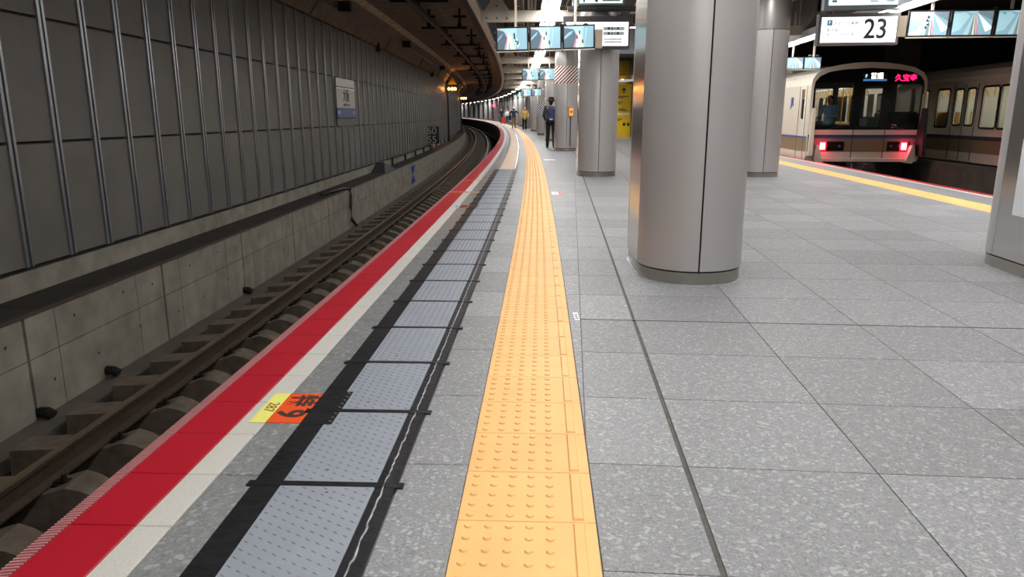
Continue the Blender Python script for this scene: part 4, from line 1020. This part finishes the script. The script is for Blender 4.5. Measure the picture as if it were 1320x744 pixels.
mp = Vector((1.40, 27.0, 0))
man = person('man in a black bucket hat seen from behind, waiting beside a column', mp, PI - .15, 1.76, char, blackc, mat('shoe_dark', rgb(36, 34, 34), .6), ((-.12, .03), (.12, -.02)), ((-.25, -.02, 1.13), (.25, -.03, 1.13)), ((-.22, -.2, .98), (.22, -.2, .98)), hat=blackc)
e = empty('backpack', mp + Vector((-.0, -.02, 1.02)), PI - .15); tag(e, 'navy backpack worn by the man in the bucket hat', 'backpack')
bp = MB(); bp.ball((0, .17, .17), .155, .085, .26, 16, 12); bp.ball((0, .18, .02), .15, .085, .13); put('bag_body', remeshed(bp, 'bag_body', navy, .012), e)
bp = MB(); bp.ball((0, .255, .03), .115, .04, .1); put('front_pocket', remeshed(bp, 'front_pocket', navy, .01), e)
for sx in (-1, 1): MB().tube([(sx * .1, .12, .36), (sx * .13, 0.0, .44), (sx * .13, -.125, .36), (sx * .15, -.13, .2), (sx * .165, .02, .04), (sx * .13, .14, .0)], .018, 6).build('strap', mat('strap_grey', rgb(120, 122, 130), .7), e)
MB().box(-.09, .02, .296, .30, -.02, .03).build('reflective_patch', mat('patch_pale', rgb(190, 192, 200), .5), e)
q = fl_(60, 1.14)
person('person in a white cap and navy top walking with elbows out on the strip', q, PI, 1.70, navy, khaki, shw, ((-.11, -.16), (.11, .2)), ((-.40, .05, 1.22), (.40, .05, 1.22)), ((-.26, -.16, 1.1), (.26, -.16, 1.1)), hat=whc, sleeve=.4)
e = empty('shoulder_bag', q + Vector((-.3, -.02, .72)), 0); tag(e, 'black shoulder bag at the side of the person in the white cap', 'bag')
MB().bbox(-.09, .09, -.2, .2, 0, .36, .04).build('bag_body', blackc, e); MB().tube([(0, -.15, .34), (.06, -.12, .66), (.06, .12, .66), (0, .15, .34)], .015, 6).build('strap', blackc, e)
q = fl_(54.5, 1.75)
person('person in a mustard jacket, black trousers and face mask walking towards the camera', q, .1, 1.70, yelc, blackc, shw, ((-.1, -.05), (.1, .08)), ((-.27, .03, 1.13), (.27, -.02, 1.14)), ((-.24, -.1, .92), (.22, -.14, .95)), long_hair=True, mask_m=whc, coat=.06)
q = fl_(90, 1.25)
person('distant person in a black shirt beside a red suitcase', q, .2, 1.72, blackc, char, shw, ((-.1, 0), (.1, .02)), ((-.27, .0, 1.13), (.27, -.02, 1.14)), ((-.28, -.1, .92), (.26, -.14, .95)), sleeve=.4)
e = empty('suitcase', q + Vector((.2, -.45, 0)), 0); tag(e, 'red suitcase between the two distant travellers', 'suitcase')
MB().bbox(-.22, .22, -.14, .14, .06, .68, .04).build('shell', mat('suitcase_red', rgb(190, 50, 44), .45), e); MB().tube([(-.12, .1, .66), (-.12, .1, .98), (.12, .1, .98), (.12, .1, .66)], .014, 6).build('handle', DGREY, e)
for x in (-.17, .17): MB().tube([(x - .02, 0, .04), (x + .02, 0, .04)], .04, 8).build('wheel', BLK, e)
q = fl_(89, 1.85)
person('distant person in a white top and jeans facing the red suitcase', q, -.4, 1.62, whc, jean, shw, ((-.09, 0), (.09, .03)), ((-.24, -.05, 1.12), (.24, -.05, 1.12)), ((-.15, -.22, 1.05), (.15, -.22, 1.05)), long_hair=True)

# ================================================================== TRAINS
BODY = mat('train_cream', rgb(206, 198, 184), .4, metal=.1); BRN = mat('train_brown', rgb(128, 110, 84), .4, metal=.1); BLU = mat('train_blue', rgb(44, 74, 150), .4)
MASK = mat('train_black', rgb(10, 10, 12), .15); GLASS = mat('train_glass', rgb(30, 36, 38), .04, alpha=.22); CABIN = mat('cabin_wall', rgb(196, 196, 190), .6); CABL = emitm('cabin_lamp', (1, .97, .9, 1), 13.0)
STRAP = mat('strap_yellow', rgb(226, 170, 60), .5); SEAT = mat('seat_tan', rgb(170, 130, 70), .8); DESK = mat('desk_dark', rgb(34, 36, 38), .6)
CABG = mat('cabin_grey', rgb(120, 124, 124), .6)
TFu, TFv = 20.7, 7.8
tr = empty('train', Q(TFu, TFv, -1.15), -GA); tag(tr, 'cream commuter train with black front and red tail lamps stopped at the right edge', 'train')
ZT0 = 1.15
def T(name, mb, m, parent=tr, loc=(0, 0, 0), rz=0, smooth=False): return mb.build(name, m, parent, (loc[0], loc[1], loc[2] + (ZT0 if parent is tr else 0)), rz, smooth)
top = [(1.475, 1.95), (1.45, 2.1), (1.34, 2.26), (1.1, 2.38), (.75, 2.455), (.4, 2.5), (0, 2.515)]
arcp = top + [(-x, z) for x, z in reversed(top[:-1])]
outline = [(-1.40, -.06), (1.40, -.06), (1.475, .06)] + arcp + [(-1.475, .06)]
mtop = [(1.41, 1.85), (1.385, 2.02), (1.28, 2.16), (1.05, 2.27), (.7, 2.33), (0, 2.37)]
mask_o = [(-1.36, .78), (1.36, .78), (1.41, .83)] + mtop + [(-x, z) for x, z in reversed(mtop[:-1])] + [(-1.41, .83)]
put('front_shell', curve2d('front_shell', outline, [mask_o], .06, BODY), tr, (0, .03, ZT0), rot=UP)
wins = [rrect(-1.36, -.39, .86, 2.0, .07), rrect(-.16, .37, .86, 1.9, .05), rrect(.58, 1.36, .95, 1.95, .07)]
put('front_mask', curve2d('front_mask', mask_o, wins, .05, MASK), tr, (0, .025, ZT0), rot=UP)
for w_ in wins: put('windscreen', curve2d('windscreen', w_, [], .01, GLASS), tr, (0, .03, ZT0), rot=UP)
# door outline on the front
for x in (-.30, .52): T('door_seam', MB().box(x - .008, x + .008, -.012, 0, -.02, .78), DGREY)
T('blue_stripe', MB().box(-1.46, 1.46, -.008, 0, .55, .60), BLU); T('dark_stripe', MB().box(-1.46, 1.46, -.0085, 0, .60, .645), mat('train_dark_brown', rgb(56, 44, 38), .4)); T('brown_band', MB().box(-1.46, 1.46, -.0075, 0, .2, .55), BRN)
for x0, x1 in ((-1.17, -.5), (.62, 1.2)):
    o = T('lamp_unit', MB().bbox(x0, x1, -.02, 0, .23, .47, .003), MASK)
for x in (-1.06, 1.05):
    T('tail_lamp', MB().box(x - .065, x + .065, -.035, -.018, .26, .44), emitm('tail_red', rgb(255, 120, 130), 9.0)); T('tail_rim', MB().box(x - .10, x + .10, -.026, -.018, .235, .465), emitm('tail_red_rim', rgb(255, 10, 40), 2.0))
    l = bpy.data.lights.new('tail_light', 'POINT'); l.energy = 5; l.color = (1, .05, .12); l.shadow_soft_size = .06
    o = bpy.data.objects.new('tail_light', l); COL.objects.link(o); o.parent = tr; o.location = (x, -.16, .35 + ZT0)
for x in (-.62, .72): T('marker_lens', MB().tube([(x, -.02, .35), (x, -.03, .35)], .04, 10), mat('lens_blue_grey', rgb(70, 74, 100), .1))
# destination displays
T('type_display', MB().box(-.18, .44, -.006, 0, 2.03, 2.23), mat('led_back', rgb(20, 30, 52), .3)); T('display_strip', MB().box(-.17, .43, -.008, -.004, 2.035, 2.085), emitm('led_blue', rgb(70, 130, 190), .6))
text('display_text', '普通', .165, emitm('led_white', rgb(255, 250, 225), 3.0), tr, (.17, -.01, 2.155 + ZT0), UP, bold=.003); text('display_text', 'F', .12, emitm('led_pale', rgb(190, 220, 255), 2.0), tr, (-.10, -.01, 2.155 + ZT0), UP)
T('destination_display', MB().box(.6, 1.22, -.006, 0, 2.02, 2.19), MASK)
text('display_text', '久宝寺', .185, emitm('led_red', rgb(255, 25, 90), 3.0), tr, (.91, -.01, 2.105 + ZT0), UP, bold=.003)
text('unit_number', '30', .14, mat('number_white', rgb(215, 215, 215), .5), tr, (.74, -.004, .87 + ZT0), UP)
# wipers, handrails
for x, a in ((-.95, .5), (.98, -.4)): T('wiper', MB().tube([(x, -.04, .80), (x + a, -.045, .90)], .02, 6), BLK)
T('handrail', MB().tube([(1.38, -.05, .9), (1.38, -.05, 1.7)], .015, 6), BODY)
for sx in (-1, 1):
    g_ = MB().add([(-.055, -.30, .10), (.055, -.30, .10), (.055, .02, .10), (-.055, .02, .10), (-.02, -.20, 1.34), (.055, -.20, 1.34), (.055, .02, 1.34), (-.02, .02, 1.34)], [(0, 3, 2, 1), (4, 5, 6, 7), (0, 1, 5, 4), (1, 2, 6, 5), (2, 3, 7, 6), (3, 0, 4, 7)])
    T('fall_guard', g_, BODY if sx < 0 else mat('guard_shaded', rgb(40, 38, 40), .6), loc=(sx * 1.39, -.02, 0), rz=sx * .2)  # right guard's unlit side is put into its dark colour
    fin = [(0, .40), (.07, .36), (.16, .02), (.20, -.08), (.02, -.10), (-.06, .02)] if sx < 0 else [(0, .40), (.06, .02), (-.02, -.10), (-.20, -.08), (-.16, .02), (-.07, .36)]
    put('corner_fin', curve2d('corner_fin', fin, [], .16, BODY), tr, (sx * 1.26, -.10, ZT0), rot=UP)
T('lower_lip', MB().bbox(-1.38, 1.38, -.05, .04, -.06, .03, .01), BODY)
cp_ = MB(); cp_.box(-.38, .38, -.02, .3, -.35, .0); cp_.box(-.12, .12, -.38, 0, -.30, -.1); cp_.tube([(-.25, -.02, -.12), (-.28, -.2, -.3), (-.1, -.25, -.4)], .03, 6); cp_.tube([(.25, -.02, -.12), (.3, -.2, -.28), (.16, -.25, -.38)], .03, 6); cp_.tube([(.0, -.38, -.2), (0, -.46, -.2)], .1, 8)
T('coupler', cp_, mat('coupler_iron', rgb(70, 66, 64), .5, metal=.5)); T('underframe', MB().box(-1.2, 1.2, .3, 19.5, -.75, -.05), BLK)
for y in (2.6, 16.5):
    for yy in (-1.0, 1.0):
        for c in (-.535, .535): T('wheel', MB().tube([(c - .06, y + yy, -.73), (c + .06, y + yy, -.73)], .41, 20), FAST)
# sides
LT = 19.6
def side_panel(par, x, doors, windows, holes, z_off, z0=-.05, z1=1.95, y0=.05, y1=LT, flip=1):
    outer = [(y0, z0), (y1, z0), (y1, z1), (y0, z1)]
    put('side_panel', curve2d('side_panel', outer, [rrect(*h_, .05) for h_ in holes], .04, BODY), par, (x, 0, z_off), rot=RW)
    for h_ in holes: put('side_window', curve2d('side_window', rrect(*h_, .05), [], .008, GLASS), par, (x, 0, z_off), rot=RW)
hl = [(.5, .8, 1.05, 1.85)]
for d0 in (2.6, 7.3, 12.0, 16.7):
    hl += [(d0, d0 + .5, .95, 1.8), (d0 + .72, d0 + 1.22, .95, 1.8)]
    if d0 < 16: hl += [(d0 + 1.65, d0 + 2.85, .95, 1.8), (d0 + 3.0, d0 + 4.2, .95, 1.8)]
for x in (-1.455, 1.455): side_panel(tr, x, None, None, hl, ZT0)
for sx in (-1,):
    xx = sx * 1.477
    T('side_blue_stripe', MB().box(xx - .003, xx + .003, .05, LT, .55, .60), BLU); T('side_brown_band', MB().box(xx - .003, xx + .003, .05, LT, .2, .55), BRN)
    for y in (.34, .95): T('cab_door_seam', MB().box(xx - .004, xx + .004, y - .012, y + .012, 0, 1.93), DGREY)
    T('cab_handrail', MB().tube([(xx - .04, .28, .6), (xx - .04, .28, 1.6)], .014, 6), LAMPB)
    text('logo', 'JR', .34, mat('logo_blue', rgb(30, 80, 160), .5), tr, (xx - .004, 1.62, 1.52 + ZT0), (PI / 2, 0, -PI / 2), bold=.012)
roof = MB(); sweep_into(roof, lambda s_, x, z: Vector((x, s_, z)), arcp, [.0, LT], closed=False); 
T('roof', roof, BODY); T('roof_unit', MB().bbox(-.6, .6, 5, 8.5, 2.5, 2.72, .05), BODY)
T('floor_pan', MB().box(-1.43, 1.43, .06, LT, -.05, .03), CABG)
T('end_wall', MB().box(-1.43, 1.43, LT - .05, LT, 0, 2.4), CABIN)
# cab and saloon interior
ow = [(-1.42, .03), (1.42, .03), (1.42, 2.1), (-1.42, 2.1)]
put('cab_partition', curve2d('cab_partition', ow, [rrect(-1.25, -.35, 1.0, 1.9, .04), rrect(-.2, .38, .25, 1.92, .04), rrect(.55, 1.25, 1.0, 1.9, .04)], .04, CABG), tr, (0, 1.7, ZT0), rot=UP)
T('cab_desk', MB().bbox(.5, 1.38, .1, .75, .05, 1.25, .05), DESK); T('driver_desk', MB().bbox(-1.38, -.3, .1, .5, .05, .92, .04), DESK); T('centre_cabinet', MB().bbox(-.12, .36, .2, .5, .05, 1.12, .02), CABG)
T('notice_card', MB().box(-.12, .1, .16, .17, .88, 1.08), mat('card_pale', rgb(176, 180, 178), .6)); T('cab_ceiling', MB().box(-1.42, 1.42, .06, 1.7, 2.1, 2.13), DESK)
T('saloon_ceiling', MB().box(-1.42, 1.42, 1.72, LT - .1, 2.15, 2.17), CABIN)
for x in (-.6, .6): T('saloon_lamp', MB().box(x - .06, x + .06, 2.0, 19, 2.13, 2.15), CABL)
for x in (-.75, .75):
    T('strap_bar', MB().tube([(x, 1.9, 1.98), (x, 15, 1.98)], .015, 6), LAMPB)
    sb = MB()
    for i in range(22): 
        y = 2.1 + .3 * i; sb.box(x - .012, x + .012, y - .006, y + .006, 1.82, 1.98)
        n = 10; vs = []
        sb.tube([(x + .05 * math.cos(2 * PI * j / n), y, 1.78 + .05 * math.sin(2 * PI * j / n)) for j in range(n + 1)], .01, 5)
    T('hanging_straps', sb, STRAP)
    T('bench_seat', MB().bbox(x * 1.45 - .25, x * 1.45 + .25, 4.2, 15, .3, .48, .04), SEAT); T('bench_back', MB().bbox(x * 1.8 - .05, x * 1.8 + .05, 4.2, 15, .48, .95, .03), SEAT)
for x, y in ((.22, 2.5), (-.6, 2.6), (.6, 5), (-.6, 5), (.5, 2.7)): T('grab_pole', MB().tube([(x, y, .03), (x, y, 2.15)], .02, 6), STRAP)
for x in (.85, 1.0): T('cab_equipment', MB().bbox(x, x + .1, 1.3, 1.5, 1.3, 1.7, .02), CABIN)
# driver
dq = Q(TFu + .85, TFv - .68, .03)
person('train crew member in a pale blue shirt behind the left windscreen', dq, -.9, 1.66, blueS, blackc, blackc, ((-.1, 0), (.1, .02)), ((-.28, -.05, 1.14), (.30, -.10, 1.16)), ((-.22, -.3, 1.08), (.26, -.36, 1.12)), sleeve=.4)
# ---- second train
tb = empty('train', Q(6.0, 11.9, -1.15), -GA); tag(tb, 'second cream train standing in the dark on the far track', 'train')
off = 1.15
h2 = []
for d0 in (4.8, 9.67, 14.37, 19.1):
    h2 += [(d0 + .1, d0 + .48, .92, 1.82), (d0 + .72, d0 + 1.1, .92, 1.82)]
    h2 += [(d0 - .96, d0 - .27, .86, 1.84), (d0 - 2.05, d0 - 1.07, .86, 1.84)]
    h2 += [(d0 + 1.45, d0 + 2.1, .86, 1.84)] if d0 < 19 else []
# doors on this train: pair of leaves with a dark seam
put('side_panel', curve2d('side_panel', [(0, -.05), (23, -.05), (23, 2.0), (0, 2.0)], [rrect(*h_, .06) for h_ in h2], .04, BODY), tb, (-1.475, 0, off), rot=RW)
for h_ in h2:
    put('side_window', curve2d('side_window', rrect(*h_, .06), [], .008, GLASS), tb, (-1.475, 0, off), rot=RW)
    put('window_seal', curve2d('window_seal', rrect(h_[0] - .05, h_[1] + .05, h_[2] - .05, h_[3] + .05, .09), [rrect(*h_, .06)], .012, MASK), tb, (-1.497, 0, off), rot=RW)
def T2(n_, mb, m): return mb.build(n_, m, tb, (0, 0, off))
for d0 in (4.8, 9.67, 14.37, 19.1):
    for y in (d0, d0 + .6, d0 + 1.2): T2('door_seam', MB().box(-1.502, -1.494, y - .012, y + .012, 0, 1.95), MASK)
    T2('door_sill', MB().box(-1.53, -1.49, d0 - .1, d0 + 1.3, -.06, -.03), BRN)
T2('dark_stripe', MB().box(-1.5, -1.494, 0, 23, .53, .63), mat('train_dark_stripe', rgb(40, 46, 58), .4)); T2('brown_band', MB().box(-1.499, -1.494, 0, 23, .2, .53), BRN)
roof = MB(); sweep_into(roof, lambda s_, x, z: Vector((x, s_, z)), [(x, z + .04) for x, z in arcp], [.0, 23], closed=False); T2('roof', roof, BODY)
T2('far_side', MB().box(1.43, 1.47, 0, 23, -.05, 2.0), CABIN); T2('floor_pan', MB().box(-1.44, 1.44, 0, 23, -.05, .02), CABG); T2('end_wall', MB().box(-1.44, 1.44, 22.9, 23, 0, 2.4), CABIN); T2('end_wall', MB().box(-1.44, 1.44, 0, .1, 0, 2.4), CABIN)
T2('underframe', MB().box(-1.2, 1.2, .3, 22.5, -.9, -.05), BLK)
for x in (-.6, .6): T2('saloon_lamp', MB().box(x - .06, x + .06, .5, 22.5, 2.13, 2.16), emitm('cabin_lamp_warm', (1, .93, .78, 1), 8.0))
for d0 in (7.3, 12.0, 16.7):
    for x in (-1.1, 1.1): T2('bench_seat', MB().bbox(x - .28, x + .28, d0 - 1.1, d0 + 1.2, .3, .5, .04), SEAT); T2('bench_back', MB().bbox(x * 1.2 - .05, x * 1.2 + .05, d0 - 1.1, d0 + 1.2, .5, 1.25, .03), SEAT)
    T2('grab_rail', MB().tube([(-1.0, d0 - 1.15, .5), (-1.0, d0 - 1.15, 1.25), (-.7, d0 - 1.15, 1.25)], .018, 6), STRAP)
sb = MB()
for i in range(60):
    y = 1 + .35 * i
    for x in (-.75, .75):
        sb.box(x - .012, x + .012, y - .006, y + .006, 1.82, 1.98); sb.tube([(x, y + .05 * math.cos(2 * PI * j / 8), 1.77 + .05 * math.sin(2 * PI * j / 8)) for j in range(9)], .01, 5)
T2('hanging_straps', sb, STRAP)
# ---- between the right tracks: low service wall, pillars, poles
lw_ = tag(sweep('wall_between', Q, [(9.55, -1.55), (10.28, -1.55), (10.28, -.12), (9.9, -.12), (9.9, -.03), (9.55, -.03)], frange(4, 60, 4), CONC_D), 'low dark concrete wall between the two right hand tracks', 'wall', kind='structure')
for k, u in enumerate((24.0, 34.0)):
    o = MB().bbox(-.32, .32, -.5, .5, 0, 4.3, .02).build('track_pillar', mat('pillar_brown', rgb(92, 78, 72), .8, var=.15, scale=2), None, Q(u, 9.9, -.05), -GA); tag(o, ['dark brown concrete pillar behind the front of the stopped train', 'dark brown concrete pillar further back between the trains'][k], 'pillar', 'track pillars')
for k, (u, v) in enumerate(((16.5, 9.75), (14.2, 9.75))):
    e = empty('hanging_pole', Q(u, v, 0), -GA); tag(e, ['thin grey pole hanging from the ceiling right of the stopped train', 'thin grey pole hanging above the gap by the right-hand column'][k], 'pole', 'hanging poles')
    MB().tube([(0, 0, 2.0), (0, 0, 4.25)], .035, 8).build('pole', SOFFIT, e)
    for z in (2.3, 2.75): MB().box(-.1, .1, -.03, .03, z, z + .06).build('clamp', SOFFIT, e)
    if k == 0: MB().box(-.22, -.03, -.05, .05, 2.35, 2.75).build('signal_box', BLK, e)
